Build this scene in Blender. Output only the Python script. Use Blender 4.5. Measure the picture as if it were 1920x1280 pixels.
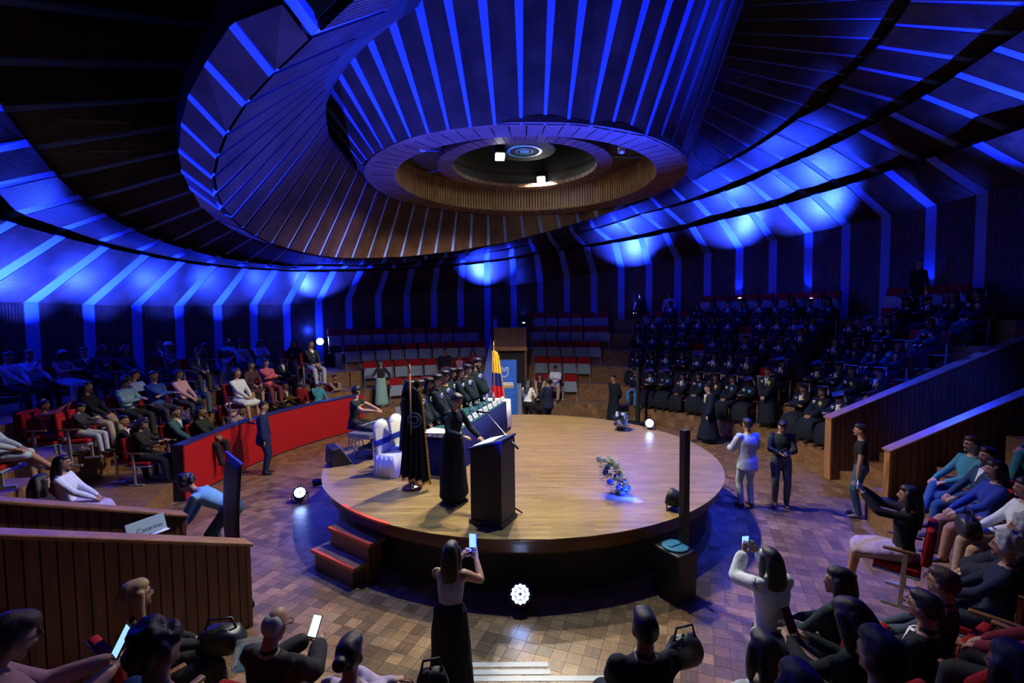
import bpy, bmesh, math, random
from mathutils import Vector, Matrix, Quaternion, kdtree, noise
for _o in list(bpy.data.objects): bpy.data.objects.remove(_o)
R_ = random.Random(7)
sc = bpy.context.scene
COL = sc.collection
V = Vector
# ------------------------------------------------------------------ camera
FPX, PITCH, YAW, ROLL = 897.07, .0542, .0177, -.0096
CAM = V((0, -9.84, 3.73))
_cy, _sy, _cp, _sp = math.cos(YAW), math.sin(YAW), math.cos(PITCH), math.sin(PITCH)
FW = V((-_sy*_cp, _cy*_cp, -_sp)); _r = V((_cy, _sy, 0)); _u = _r.cross(FW)
RT = math.cos(ROLL)*_r + math.sin(ROLL)*_u; UP = -math.sin(ROLL)*_r + math.cos(ROLL)*_u
cd = bpy.data.cameras.new('camera'); cam = bpy.data.objects.new('camera', cd); COL.objects.link(cam)
cd.sensor_width = 36; cd.lens = FPX/1920*36; cd.clip_start = .05; cd.clip_end = 200
m3 = Matrix((RT, UP, -FW)).transposed()
cam.matrix_world = Matrix.Translation(CAM) @ m3.to_4x4()
sc.camera = cam
# ------------------------------------------------------------------ exposure, world
sc.view_settings.view_transform = 'Standard'; sc.view_settings.look = 'None'
sc.view_settings.exposure = 0.0; sc.view_settings.gamma = 1.0; sc.view_settings.use_curve_mapping = False
w = bpy.data.worlds.new('world'); sc.world = w; w.use_nodes = True
w.node_tree.nodes['Background'].inputs[0].default_value = (.004, .007, .03, 1)
w.node_tree.nodes['Background'].inputs[1].default_value = .4
# ------------------------------------------------------------------ lights
def spot(name, loc, target, watts, col, deg, blend=.5, size=.06):
    l = bpy.data.lights.new(name, 'SPOT'); l.energy = watts; l.color = col
    l.spot_size = math.radians(deg); l.spot_blend = blend; l.shadow_soft_size = size
    o = bpy.data.objects.new(name, l); COL.objects.link(o); o.location = loc
    o.rotation_euler = (V(target)-V(loc)).to_track_quat('-Z', 'Y').to_euler()
    return o
def point(name, loc, watts, col, size=.1):
    l = bpy.data.lights.new(name, 'POINT'); l.energy = watts; l.color = col; l.shadow_soft_size = size
    o = bpy.data.objects.new(name, l); COL.objects.link(o); o.location = loc; return o
BLUE = (.014, .042, 1.0); WARM = (1.0, .90, .72); COOL = (.72, .9, 1.0)
spot('stage_lamp', (-.36, -.42, 6.86), (-.9, -.1, .8), 1300, WARM, 134, .35, .07)
spot('stage_lamp', (.51, 1.20, 6.86), (.0, 1.5, .8), 1550, WARM, 134, .35, .07)
# blue uplights along the outer wall: some stand at the wall lamps, some are added; they throw their light up onto the sloping bands
def az_up(az, z, watts, deg=52, lift=2.2, r=11.95, inn=.55, daz=0.):
    a = math.radians(az); b = math.radians(az+daz); p = V((r*math.sin(a), r*math.cos(a), z)); t = V(((r-inn)*math.sin(b), (r-inn)*math.cos(b), z+lift))
    return spot('wall_uplight', p, t, watts, BLUE, deg, 1.0, .05)
for az, z, wt_, l_ in ((-41, 3.0, 3500, 2), (-7, 3.55, 4500, 2), (24, 3.9, 6500, 2.2), (43, 4.35, 6000, 2.3), (54.5, 4.35, 6000, 2.6), (70, 4.45, 6500, 2.8), (88, 4.5, 6000, 3), (103, 4.6, 5000, 3.2)):
    az_up(az, z, wt_*2.0, 68, l_)
for az, wt_ in ((-49, 2500), (-57, 2500), (-65, 3000), (-73, 4000), (-81, 6500), (-89, 7000), (-97, 7000)): az_up(az, 2.7, wt_*1.5, 74, 2.0, 11.45, -.5)  # extra uplights without lamp bodies, added to brighten the lowest left band
for az, z in ((43, 4.28), (54.5, 4.28), (70.4, 4.3), (24, 3.8), (.6, 3.4)):
    a = math.radians(az); spot('wall_wash', (12.38*math.sin(a), 12.38*math.cos(a), z), (12.46*math.sin(a), 12.46*math.cos(a), z+2), 90, BLUE, 60, .6, .03)
point('wall_lamp_glow', (-8.1, 9.0, 3.2), 70, BLUE, .1)
# blue lamps standing on and around the stage, then overhead blue spots without lamp bodies
def beam(src, tgt, w_, deg, off=.35, bl=.9):
    s_, t_ = V(src), V(tgt); return spot('blue_beam', s_+(t_-s_).normalized()*off, t_, w_, BLUE, deg, bl, .06)
beam((3.19, 1.97, 1.03), (-.3, -4.0, 7.6), 9000, 52)
beam((2.20, -2.88, 1.04), (.9, -2.0, .75), 750, 56)
beam((-4.5, -.40, .18), (-3.6, -2.2, 6.2), 7000, 70)
beam((-.03, -4.02, .24), (0, -6.3, 7.04), 11000, 84, .35, .3)
spot('blue_beam', (4.9, -1.0, 5.4), (2.6, -.3, .8), 2600, BLUE, 66, .9, .1)  # added overhead spot, no lamp body: blue for the stage's right half
spot('floor_blue_fill', (4.7, -3.0, 5.2), (4.5, -2.8, 0), 1000, BLUE, 56, .9, .2)  # added overhead fill that tints the floor right of the stage blue
spot('floor_blue_fill', (-4.6, -2.2, 5.0), (-4.6, -1.8, 0), 800, BLUE, 95, .9, .2)  # same added fill for the floor on the left
spot('rail_blue', (9.5, 4.5, 6.8), (9.0, .9, 2.4), 2600, BLUE, 50, .8, .1)
spot('rail_blue', (8.6, -3.4, 5.6), (9.6, 1.0, 1.9), 1500, BLUE, 36, .9, .1)  # added spot for the blue glow on the side of the aisle wall
spot('ring_lamp', (-1.25, -2.45, 6.15), (-1.7, -4.3, 0), 520, COOL, 66, .9, .06)
spot('ring_lamp', (1.45, -2.40, 6.15), (1.0, -4.9, 0), 520, COOL, 66, .9, .06)
spot('aisle_light', (.4, -6.3, 6.6), (.35, -5.75, 0), 500, COOL, 20, .9, .1)
point('lamp_spill', (-.36, -.42, 6.62), 9, WARM, .08)
point('lamp_spill', (.51, 1.20, 6.62), 9, WARM, .08)

# ------------------------------------------------------------------ picture ray -> place in the hall
def ray(x, y): return ((x-960)/FPX*RT - (y-640)/FPX*UP + FW)
def onz(x, y, z):
    d = ray(x, y); return CAM + d*((z-CAM.z)/d.z)
def oncyl(x, y, R, az=None, cx=0.):
    d = ray(x, y); c = CAM - V((cx, 0, 0))
    a = d.x**2+d.y**2; b = 2*(c.x*d.x+c.y*d.y); q = c.x**2+c.y**2-R*R
    D = max(b*b-4*a*q, 0)**.5
    c1, c2 = CAM+d*((-b+D)/2/a), CAM+d*((-b-D)/2/a)
    if az is None or (-b-D) < 0: return c1
    f = lambda p: abs((math.atan2(p.x-cx, p.y)-az+math.pi) % (2*math.pi)-math.pi)
    return c1 if f(c1) <= f(c2) else c2
OX = .1135
def radial(x, y, a):
    d = ray(x, y); n = V((math.cos(a), -math.sin(a), 0))
    return CAM + d*(-((CAM-V((OX, 0, 0))).dot(n))/d.dot(n))
def AZ(p): return math.atan2(p.x, p.y)
def pol(R, deg, z=0.): a = math.radians(deg); return V((R*math.sin(a), R*math.cos(a), z))
# ------------------------------------------------------------------ materials
def mat(name, col, rough=.6, metal=0., emit=None, es=0., spec=.5):
    m = bpy.data.materials.new(name); m.use_nodes = True; b = m.node_tree.nodes['Principled BSDF']
    b.inputs['Base Color'].default_value = (*col, 1); b.inputs['Roughness'].default_value = rough
    b.inputs['Metallic'].default_value = metal; b.inputs['Specular IOR Level'].default_value = spec
    if emit: b.inputs['Emission Color'].default_value = (*emit, 1); b.inputs['Emission Strength'].default_value = es
    return m
def nodes(m): return m.node_tree.nodes, m.node_tree.links, m.node_tree.nodes['Principled BSDF']
def wood(name, c1, c2, rough=.4, scale=(1, 1, 1), coords='Object', nscale=4., bump=.15, tone=False):
    m = mat(name, c1, rough); N, L, b = nodes(m)
    tc = N.new('ShaderNodeTexCoord'); mp = N.new('ShaderNodeMapping'); mp.inputs['Scale'].default_value = scale
    nz = N.new('ShaderNodeTexNoise'); nz.inputs['Scale'].default_value = nscale; nz.inputs['Detail'].default_value = 4
    cr = N.new('ShaderNodeValToRGB'); cr.color_ramp.elements[0].color = (*c1, 1); cr.color_ramp.elements[1].color = (*c2, 1)
    cr.color_ramp.elements[0].position = .35; cr.color_ramp.elements[1].position = .68
    L.new(tc.outputs[coords], mp.inputs[0]); L.new(mp.outputs[0], nz.inputs['Vector']); L.new(nz.outputs[0], cr.inputs[0])
    src = cr.outputs[0]
    if tone:
        at = N.new('ShaderNodeAttribute'); at.attribute_name = 'tone'
        mx = N.new('ShaderNodeMix'); mx.data_type = 'RGBA'; mx.blend_type = 'MULTIPLY'; mx.inputs[0].default_value = 1
        L.new(src, mx.inputs[6]); L.new(at.outputs['Color'], mx.inputs[7]); src = mx.outputs[2]
    L.new(src, b.inputs['Base Color'])
    if bump:
        bp = N.new('ShaderNodeBump'); bp.inputs['Strength'].default_value = bump; bp.inputs['Distance'].default_value = .01
        L.new(nz.outputs[0], bp.inputs['Height']); L.new(bp.outputs[0], b.inputs['Normal'])
    return m
def cloth(name, col, rough=.85, var=.25, scale=14.):
    m = mat(name, col, rough, spec=.2); N, L, b = nodes(m)
    tc = N.new('ShaderNodeTexCoord'); nz = N.new('ShaderNodeTexNoise'); nz.inputs['Scale'].default_value = scale
    cr = N.new('ShaderNodeValToRGB')
    cr.color_ramp.elements[0].color = (*[c*(1-var) for c in col], 1); cr.color_ramp.elements[1].color = (*[min(1, c*(1+var)) for c in col], 1)
    bp = N.new('ShaderNodeBump'); bp.inputs['Strength'].default_value = .25; bp.inputs['Distance'].default_value = .01
    L.new(tc.outputs['Object'], nz.inputs['Vector']); L.new(nz.outputs[0], cr.inputs[0]); L.new(cr.outputs[0], b.inputs['Base Color'])
    L.new(nz.outputs[0], bp.inputs['Height']); L.new(bp.outputs[0], b.inputs['Normal'])
    return m
M = {}
M['slat'] = wood('lacquered_slat_wood', (.040, .018, .012), (.085, .038, .026), .36, (1, 1, 1), 'Object', 2.5, .05)
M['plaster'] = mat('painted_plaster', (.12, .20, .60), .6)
M['dark'] = mat('dark_gap', (.012, .010, .012), .8)  # near black: shade of gaps and openings put into the colour
M['rimwood'] = wood('rim_planks', (.085, .038, .028), (.14, .065, .042), .4, (1, 1, 1), 'Object', 3., .05)
M['board'] = wood('parapet_boards', (.10, .045, .022), (.19, .085, .04), .42, (6, 6, .6), 'Object', 2., .1)
M['caprail'] = wood('cap_rail_wood', (.24, .12, .06), (.36, .19, .1), .28, (1, 1, 1), 'Object', 5., .05)
M['deck'] = wood('stage_deck', (.27, .17, .058), (.42, .285, .11), .30, (2.2, 40, 1), 'Object', 1.2, .04, True)
M['fascia'] = wood('stage_fascia', (.10, .045, .022), (.17, .08, .04), .3, (1, 1, 12), 'Object', 3., .05)
M['black'] = mat('black_paint', (.008, .008, .010), .55)
M['blackcloth'] = cloth('black_cloth', (.012, .012, .016), .9)
M['blacksatin'] = mat('black_satin', (.014, .014, .017), .42)
M['red'] = mat('red_panel', (.42, .004, .006), .55)
M['redpad'] = cloth('red_upholstery', (.30, .006, .010), .8, .15)
M['greypan'] = mat('grey_laminate', (.27, .35, .42), .4)
M['steel'] = mat('grey_steel', (.42, .46, .48), .35, .6)
M['chrome'] = mat('chrome', (.6, .6, .62), .15, 1.)
M['redtape'] = mat('red_edge_tape', (.75, .10, .03), .5)
M['white'] = cloth('white_cloth', (.80, .83, .82), .7, .06, 5)
M['paper'] = mat('white_paper', (.82, .84, .86), .6)
M['navy'] = cloth('navy_cloth', (.012, .016, .10), .75, .2, 5)
M['teal'] = cloth('teal_cloth', (.012, .085, .095), .75, .15, 5)
M['sash'] = mat('blue_satin', (.015, .04, .40), .35)
M['gold'] = mat('gold_fringe', (.55, .30, .05), .5)
M['glass'] = mat('clear_plastic', (.75, .85, .95), .08); M['glass'].node_tree.nodes['Principled BSDF'].inputs['Transmission Weight'].default_value = .85
M['leaf'] = mat('leaf_green', (.05, .14, .035), .5)
M['petalw'] = mat('white_petal', (.8, .82, .8), .6); M['petaly'] = mat('yellow_petal', (.8, .45, .03), .6); M['petalb'] = mat('blue_petal', (.05, .10, .6), .6)
M['lens'] = mat('blue_lamp_lens', (.1, .1, .3), .3, 0, (.35, .5, 1.0), 40.)
M['lensw'] = mat('white_lamp_lens', (.9, .9, .9), .3, 0, (.9, 1., .95), 120.)
M['lensoff'] = mat('dark_lens', (.03, .03, .05), .1)
M['led'] = mat('red_led', (.3, .02, .01), .3, 0, (1., .12, .03), 6.)
M['screen'] = mat('phone_screen', (.02, .03, .06), .2, 0, (.25, .5, 1.), 1.6)
M['screenw'] = mat('bright_phone_screen', (.2, .3, .3), .2, 0, (.65, 1., .85), 1.6)
M['blueprint'] = mat('blue_print', (.02, .12, .62), .5)
M['lightblue'] = mat('pale_blue_print', (.45, .62, .85), .5)
M['cyan'] = mat('cyan_print', (.05, .30, .75), .5)
M['yellow'] = mat('flag_yellow', (.85, .55, .02), .6); M['flagblue'] = mat('flag_blue', (.01, .02, .22), .6); M['flagred'] = mat('flag_red', (.55, .01, .02), .6)
M['rosette'] = mat('rosette_blue', (.10, .28, .60), .6); M['rosettey'] = mat('rosette_gold', (.55, .48, .16), .6)
M['badge'] = mat('white_badge', (.75, .78, .8), .5)
M['tassel'] = mat('tassel', (.40, .48, .65), .7)
M['gown'] = cloth('black_gown', (.010, .014, .024), .8, .3, 9)
M['gownteal'] = cloth('dark_teal_gown', (.006, .014, .021), .8, .3, 9)
M['leather'] = mat('brown_leather', (.12, .06, .025), .5)
M['cable'] = mat('grey_cable', (.25, .25, .25), .5)
M['laptop'] = mat('laptop_grey', (.22, .23, .24), .35, .5)
M['lime'] = mat('lime_print', (.45, .8, .08), .6)
# ------------------------------------------------------------------ mesh helpers
def mesh_obj(name, verts, faces, mats, parent=None, fm=None, smooth=False, uv=None):
    me = bpy.data.meshes.new(name); me.from_pydata([tuple(v) for v in verts], [], faces)
    for m in (mats if isinstance(mats, (list, tuple)) else [mats]): me.materials.append(m)
    if fm: me.polygons.foreach_set('material_index', fm)
    if smooth: me.polygons.foreach_set('use_smooth', [True]*len(me.polygons))
    me.update()
    return obj(name, me, parent)
def obj(name, me, parent=None, loc=None, rot=None, mx=None):
    o = bpy.data.objects.new(name, me); COL.objects.link(o)
    if parent: o.parent = parent
    if mx is not None: o.matrix_basis = mx
    if loc is not None: o.location = loc
    if rot is not None: o.rotation_euler = rot
    return o
def empty(name, loc=(0, 0, 0), rz=0.):
    o = bpy.data.objects.new(name, None); COL.objects.link(o); o.location = loc; o.rotation_euler = (0, 0, rz); o.empty_display_size = .1
    return o
def tag(o, label=None, cat=None, group=None, kind=None):
    if label: o['label'] = label
    if cat: o['category'] = cat
    if group: o['group'] = group
    if kind: o['kind'] = kind
    return o
def copy_tree(o, parent=None):
    c = o.copy(); COL.objects.link(c)
    if parent: c.parent = parent
    for ch in list(o.children): copy_tree(ch, c)
    return c
def facing(p, q):  # z-rotation that turns +Y from p to q
    return math.atan2(-(q[0]-p[0]), q[1]-p[1])
class MB:
    def __init__(s): s.v, s.f, s.m = [], [], []
    def add(s, vs, fs, mi=0):
        b = len(s.v); s.v += [V(v) for v in vs]; s.f += [tuple(b+i for i in f) for f in fs]; s.m += [mi]*len(fs)
    def box(s, c, d, mi=0, rot=None, bev=0.):
        c = V(c); h = V(d)/2
        if bev:
            bm = bmesh.new(); bmesh.ops.create_cube(bm, size=1.)
            for v in bm.verts: v.co = V((v.co.x*d[0], v.co.y*d[1], v.co.z*d[2]))
            bmesh.ops.bevel(bm, geom=bm.edges[:], offset=bev, segments=2, profile=.6, affect='EDGES')
            vs = [v.co.copy() for v in bm.verts]; bm.verts.index_update(); fs = [[v.index for v in f.verts] for f in bm.faces]; bm.free()
        else:
            vs = [V((sx*h.x, sy*h.y, sz*h.z)) for sx in (-1, 1) for sy in (-1, 1) for sz in (-1, 1)]
            fs = [(0, 1, 3, 2), (4, 6, 7, 5), (0, 4, 5, 1), (2, 3, 7, 6), (0, 2, 6, 4), (1, 5, 7, 3)]
        if rot is not None: vs = [rot @ v for v in vs]
        s.add([v+c for v in vs], fs, mi)
    def tube(s, pts, rad, n=8, mi=0, caps=True):
        pts = [V(p) for p in pts]; L = len(pts); rad = rad if isinstance(rad, (list, tuple)) else [rad]*L
        b = len(s.v); up = None
        for i, p in enumerate(pts):
            d = (pts[min(i+1, L-1)]-pts[max(i-1, 0)]).normalized()
            if up is None: up = d.orthogonal().normalized()
            up = (up-d*up.dot(d)); up = up.normalized() if up.length > 1e-5 else d.orthogonal().normalized()
            sd = d.cross(up); r = rad[i]; a, c = (r if isinstance(r, (tuple, list)) else (r, r))
            for k in range(n):
                t = 2*math.pi*k/n; s.v.append(p+up*(a*math.cos(t))+sd*(c*math.sin(t)))
        for i in range(L-1):
            for k in range(n):
                k2 = (k+1) % n; s.f.append((b+i*n+k, b+i*n+k2, b+(i+1)*n+k2, b+(i+1)*n+k)); s.m.append(mi)
        if caps:
            s.f.append(tuple(b+k for k in range(n))[::-1]); s.m.append(mi)
            s.f.append(tuple(b+(L-1)*n+k for k in range(n))); s.m.append(mi)
    def lathe(s, prof, n=20, c=(0, 0, 0), mi=0, rot=None):
        c = V(c); b = len(s.v)
        for r, z in prof:
            for k in range(n):
                t = 2*math.pi*k/n; p = V((r*math.cos(t), r*math.sin(t), z)); s.v.append(c+(rot @ p if rot is not None else p))
        for i in range(len(prof)-1):
            for k in range(n):
                k2 = (k+1) % n; s.f.append((b+i*n+k, b+i*n+k2, b+(i+1)*n+k2, b+(i+1)*n+k)); s.m.append(mi)
        s.f.append(tuple(b+k for k in range(n))[::-1]); s.m.append(mi)
        s.f.append(tuple(b+(len(prof)-1)*n+k for k in range(n))); s.m.append(mi)
    def ball(s, c, r, mi=0, n=8, m=5, rot=None):
        r = r if isinstance(r, (tuple, list)) else (r, r, r); c = V(c); vs = []; fs = []
        for i in range(m+1):
            th = math.pi*i/m
            for k in range(n):
                t = 2*math.pi*k/n; p = V((r[0]*math.sin(th)*math.cos(t), r[1]*math.sin(th)*math.sin(t), r[2]*math.cos(th)))
                vs.append(c+(rot @ p if rot is not None else p))
        for i in range(m):
            for k in range(n):
                k2 = (k+1) % n; fs.append((i*n+k, (i+1)*n+k, (i+1)*n+k2, i*n+k2))
        s.add(vs, fs, mi)
    def build(s, name, mats, parent=None, smooth=False): return mesh_obj(name, s.v, s.f, mats, parent, s.m, smooth)
    def mesh(s, name, mats, smooth=False):
        o = s.build(name, mats, None, smooth); me = o.data; bpy.data.objects.remove(o); return me
def ring_sector(mb, r0, r1, z0, z1, a0, a1, n, mi=0):
    """closed annular block between two radii, two heights and two azimuths (degrees); r0/r1 may be functions of azimuth"""
    f0 = r0 if callable(r0) else (lambda a: r0); f1 = r1 if callable(r1) else (lambda a: r1)
    vs, fs = [], []
    for i in range(n+1):
        a = a0+(a1-a0)*i/n
        vs += [pol(f0(a), a, z0), pol(f1(a), a, z0), pol(f1(a), a, z1), pol(f0(a), a, z1)]
    for i in range(n):
        b = 4*i
        for k in range(4): fs.append((b+k, b+(k+1) % 4, b+4+(k+1) % 4, b+4+k))
    fs += [(0, 1, 2, 3), (4*n+3, 4*n+2, 4*n+1, 4*n)]
    mb.add(vs, fs, mi)

# ================================================================== CEILING
NSLAT = 14
def panel_mesh(mb, Oa, Ob, Ia, Ib, n, h, nrm):
    """ribbed wooden panel: n slats running from the outer edge to the inner edge, each raised by h"""
    vs, fs = [], []
    for j in range(n):
        for t, hh in ((j+.06, 0), (j+.12, h), (j+.88, h), (j+.94, 0)):
            t /= n
            vs.append(Oa.lerp(Ob, t)+nrm*hh); vs.append(Ia.lerp(Ib, t)+nrm*hh)
    for q in range(4*n-1):
        fs.append((2*q, 2*q+1, 2*q+3, 2*q+2))
    b = len(vs); vs += [Oa-nrm*.04, Ob-nrm*.04, Ib-nrm*.04, Ia-nrm*.04]
    fs.append((b, b+1, b+2, b+3))
    mb.add(vs, fs)
def shell(name, lines, fo, fi, label, nslat=NSLAT, closing=True):
    """lines: list of (outer point, inner point) of the pale strips; wooden panels fill the bays between them"""
    root = empty(name, (0, 0, 0)); tag(root, label, None, None, 'structure')
    n = len(lines)
    def nb(i, k):
        if 0 <= i < n: return lines[i][k]
        return lines[0][k]*2-lines[1][k] if i < 0 else lines[-1][k]*2-lines[-2][k]
    ctr = V((0, 0, 3.))
    for i in range(n):
        O, I = lines[i]
        oa = O.lerp(nb(i-1, 0), fo/2); ob = O.lerp(nb(i+1, 0), fo/2); ia = I.lerp(nb(i-1, 1), fi/2); ib = I.lerp(nb(i+1, 1), fi/2)
        nr = (ob-oa).cross(I-O); nr = nr.normalized() if nr.length > 1e-9 else V((0, 0, -1))
        if nr.dot(ctr-(O+I)/2) < 0: nr = -nr
        vs = [p+nr*.004 for p in (oa, ob, ib, ia)]+[p-nr*.05 for p in (oa, ob, ib, ia)]
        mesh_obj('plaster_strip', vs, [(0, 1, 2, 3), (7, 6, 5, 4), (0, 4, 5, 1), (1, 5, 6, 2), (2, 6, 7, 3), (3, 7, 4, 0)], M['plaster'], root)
        if i < n-1:
            O2, I2 = lines[i+1]; mb = MB()
            oc, ic = O2.lerp(O, fo/2), I2.lerp(I, fi/2)
            nr = (oc-ob).cross((I+I2)/2-(O+O2)/2); nr = nr.normalized() if nr.length > 1e-9 else V((0, 0, -1))
            if nr.dot(ctr-(O+O2+I+I2)/4) < 0: nr = -nr
            panel_mesh(mb, ob, oc, ib, ic, nslat, .022, nr); mb.build('slat_panel', M['slat'], root)
    return root
RW = 12.6
C1 = [(-240,560),(-78,565),(58,566),(165,571),(255,573),(335,573),(407,572),(475,571),(537,570),(597,566),(653,561),(708,556),(762,552),(813,547),(863,543),(914,539),(963,534),(1013,528),(1063,519),(1114,511),(1165,503),(1217,496),(1271,485),(1327,475),(1387,465),(1450,451),(1517,436),(1587,422),(1662,405),(1747,387),(1842,362)]
C2 = [(22,417),(113,443),(196,463),(272,478.5),(340,491),(400,499),(460,503.5),(516,507),(570,509),(625,509),(675,508),(724,508),(772,505),(820,501.5),(867,497),(913,492),(961,485.5),(1006,478),(1052,471),(1099,463.5),(1153,455),(1203,446),(1246,437.5),(1298,426),(1352,412),(1410,399),(1466,384),(1526,365),(1595,345),(1665,321),(1745,297)]
wt = [oncyl(x, y, RW) for x, y in C1]
def extrap(pts, n0, n1, R=None):
    """carry a row of hall points on round the axis by equal turns, at the height trend of its ends"""
    def ex(a, b, k):
        da = (AZ(a)-AZ(b)+math.pi) % (2*math.pi)-math.pi; dz = (a.z-b.z)*.6; r = math.hypot(a.x, a.y); an = AZ(a)+da*k
        return V((r*math.sin(an), r*math.cos(an), a.z+dz*k))
    return [ex(pts[0], pts[1], k) for k in range(n0, 0, -1)]+pts+[ex(pts[-1], pts[-2], k) for k in range(1, n1+1)]
WT = extrap(wt, 4, 5)
# wall: pale pilaster strips and ribbed wood between
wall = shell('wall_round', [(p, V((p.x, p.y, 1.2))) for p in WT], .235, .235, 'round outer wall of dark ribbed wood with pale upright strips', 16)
a_in = [oncyl(x, y, 11.2) for x, y in C2]
bandA = shell('ceiling_lower_band', list(zip(WT, extrap(a_in, 4, 5))), .235, .235, 'lowest sloping ceiling band of ribbed wood and pale strips', 18)
B = [((-120,112),(-22,116)),((-90,206),(8,202)),((-70,292),(58,268)),((-45,358),(103,325.6)),((7,407),(150,369)),((105,434),(197,402)),((176,456),(248,429)),((251,472.5),(300,451)),((320,486),(356,468)),((387.5,495),(409,481)),((446,501),(462,490)),((498,503.5),(507.5,495)),((545,507),(554,498)),((592,506),(601,498)),((640,505),(648,498)),((691,504),(695,498)),((736,504),(740,497)),((780,502),(786,493)),((823,499),(827,489)),((867,495),(869,482)),((912,491),(914,473)),((958,485),(960,466)),
     ((1005,477),(996,457)),((1050,471),(1034,449)),((1098,464),(1076,438)),((1150,455),(1117,429)),((1202,446),(1160,416)),((1250,436),(1204,401)),((1290,428),(1247,391)),((1337,412),(1304,376)),((1391,399),(1354,360)),((1457,385),(1404,342)),((1512,366),(1449,319)),((1577,348),(1505,297)),((1650,326),(1561,272)),((1721,298),(1614,245)),((1798,275),(1673,213)),((1865,232),(1733,180)),((1990,205),(1796,139)),((2080,160),(1868,90))]
bo = [oncyl(*o, 11.5) for o, i in B]; bi = [oncyl(*i, 9.9) for o, i in B]; bo = [o+(o-i)*.16 for o, i in zip(bo, bi)]
bandB = shell('ceiling_middle_band', list(zip(extrap(bo, 2, 3), extrap(bi, 2, 3))), .2, .2, 'second ceiling band of ribbed wood stepping in above the lowest', 16)
Cc = [((-150,-160),(425,-50)),((-60,-8),(382,50)),((2,116),(345,124)),((28,204),(330,185)),((70,277),(327,238)),((116,331),(335,283)),((163,374),(348,322)),((216,407),(365,356)),((266,433),(393,382)),((317,454),(420,404)),((367,467),(447,425.6)),((417.5,480),(477.5,443)),((464,489),(507,456.5)),((509,494),(538,467)),((551,499),(569,475)),((596,496),(609,482)),((637,496),(642.5,485)),((675,498),(682,485)),((716,496),(721,485)),((756,494),(761,483)),((797,489),(799,480)),((835,486),(836,476)),((876,484),(876.5,472.5)),((915,473),(915,461)),((954,466),(952.5,454)),((995,458),(992,444)),
     ((1034,450),(1027,434)),((1075,439),(1069,422.5)),((1115,430),(1105,409)),((1156,418),(1143,398)),((1199,403),(1182,385)),((1242,393),(1221,371)),((1288,380),(1261,353)),((1334,364),(1299,338)),((1382,346),(1337,318)),((1430,326.5),(1380,296.5)),((1481,304),(1419,274)),((1534,281),(1458,249)),((1586,255),(1497,221.5)),((1641,228),(1553,194)),((1699,194),(1573,160)),((1763,156),(1609,126)),((1830,114),(1646,87)),((1901,62),(1680,46)),((1990,8),(1708,2))]
co = [oncyl(*o, 10.15) for o, i in Cc]; ci = [oncyl(*i, 8.4) for o, i in Cc]; co = [o+(o-i)*.14 for o, i in zip(co, ci)]
co = extrap(co, 1, 2); ci = extrap(ci, 1, 2)
# first two bays beyond the left end follow the photo's own strips
bandC = shell('ceiling_upper_band', list(zip(co, ci)), .17, .15, 'third and widest ceiling band of ribbed wood with pale strips', 16)
# conical shell hanging outside the round opening
So = [(1156,391),(1119,406),(1085,416),(1050,427),(1016,436),(982,445),(948,454),(916,459),(882,465),(848,471),(816,474),(784,478),(752,481),(720,482),(689,483),(659,483),(628,482),(598,478),(568,472),(538,464),(508,455),(479,441),(454,426),(432,406),(415,386),(404,359),(399,327),(407,290),(424,247),(461,189),(514,131),(590,59)]
Si = [(1154,389),(1116,394),(1081,400),(1044,402),(1010,403),(977,404),(945,404),(915,403),(885,400),(856,397),(829,393),(802,388),(776,383),(751,376),(727,369),(706,357),(687,339),(669,322),(654,305),(639,287),(625,271),(614,254),(610,228),(607,206),(604,187),(606,165),(608,150),(612,138),(620,125),(636,102),(668,66),(725,14)]
ZR = 6.39
s_in = [onz(x, y, ZR) for x, y in Si]; s_out = []
for p, (x, y) in zip(s_in, So):
    a = math.atan2(p.x-OX, p.y); ad = math.degrees(a)
    if ad > -60:
        Rr = 3.28+.12*min(1, (45-ad)/40) if ad > -30 else 3.4+(-30-ad)/30*.18
        s_out.append(oncyl(x, y, Rr, a, OX))
    else: s_out.append(radial(x, y, a))
for k in range(len(s_out)-4, len(s_out)): pass
s_out += [s_out[-1]*2-s_out[-2]]; s_in += [s_in[-1]*2-s_in[-2]]
inner_shell = shell('ceiling_inner_shell', list(zip(s_out, s_in)), .16, .14, 'inner cone of ribbed wood fanning out around the round opening', 10)
# upright drum between that cone and the upper band
Do = [(543,-4),(439,36),(389,111),(356,174),(341.6,227),(338,276),(345,314),(360,345)]
Dc = [31, 30, 29, 28, 27, 26, 25, 24]
d_lines = []
for (x, y), k in zip(Do, Dc):
    q = s_out[k]; a = math.atan2(q.x-OX, q.y); p = radial(x, y, a)
    r = math.hypot(p.x, p.y); rq = math.hypot(q.x, q.y)
    d_lines.append((p, q))
far = []
for k in range(23, -1, -1):
    q = s_out[k]
    u = V((math.sin(AZ(q)), math.cos(AZ(q)), 0)); far.append((V((q.x, q.y, q.z))+u*.27+V((0, 0, .07)), q))
d_lines += far
drum = shell('ceiling_drum', d_lines, .16, .16, 'outer face of the inner cone, ribbed wood folding upward', 10)
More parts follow.
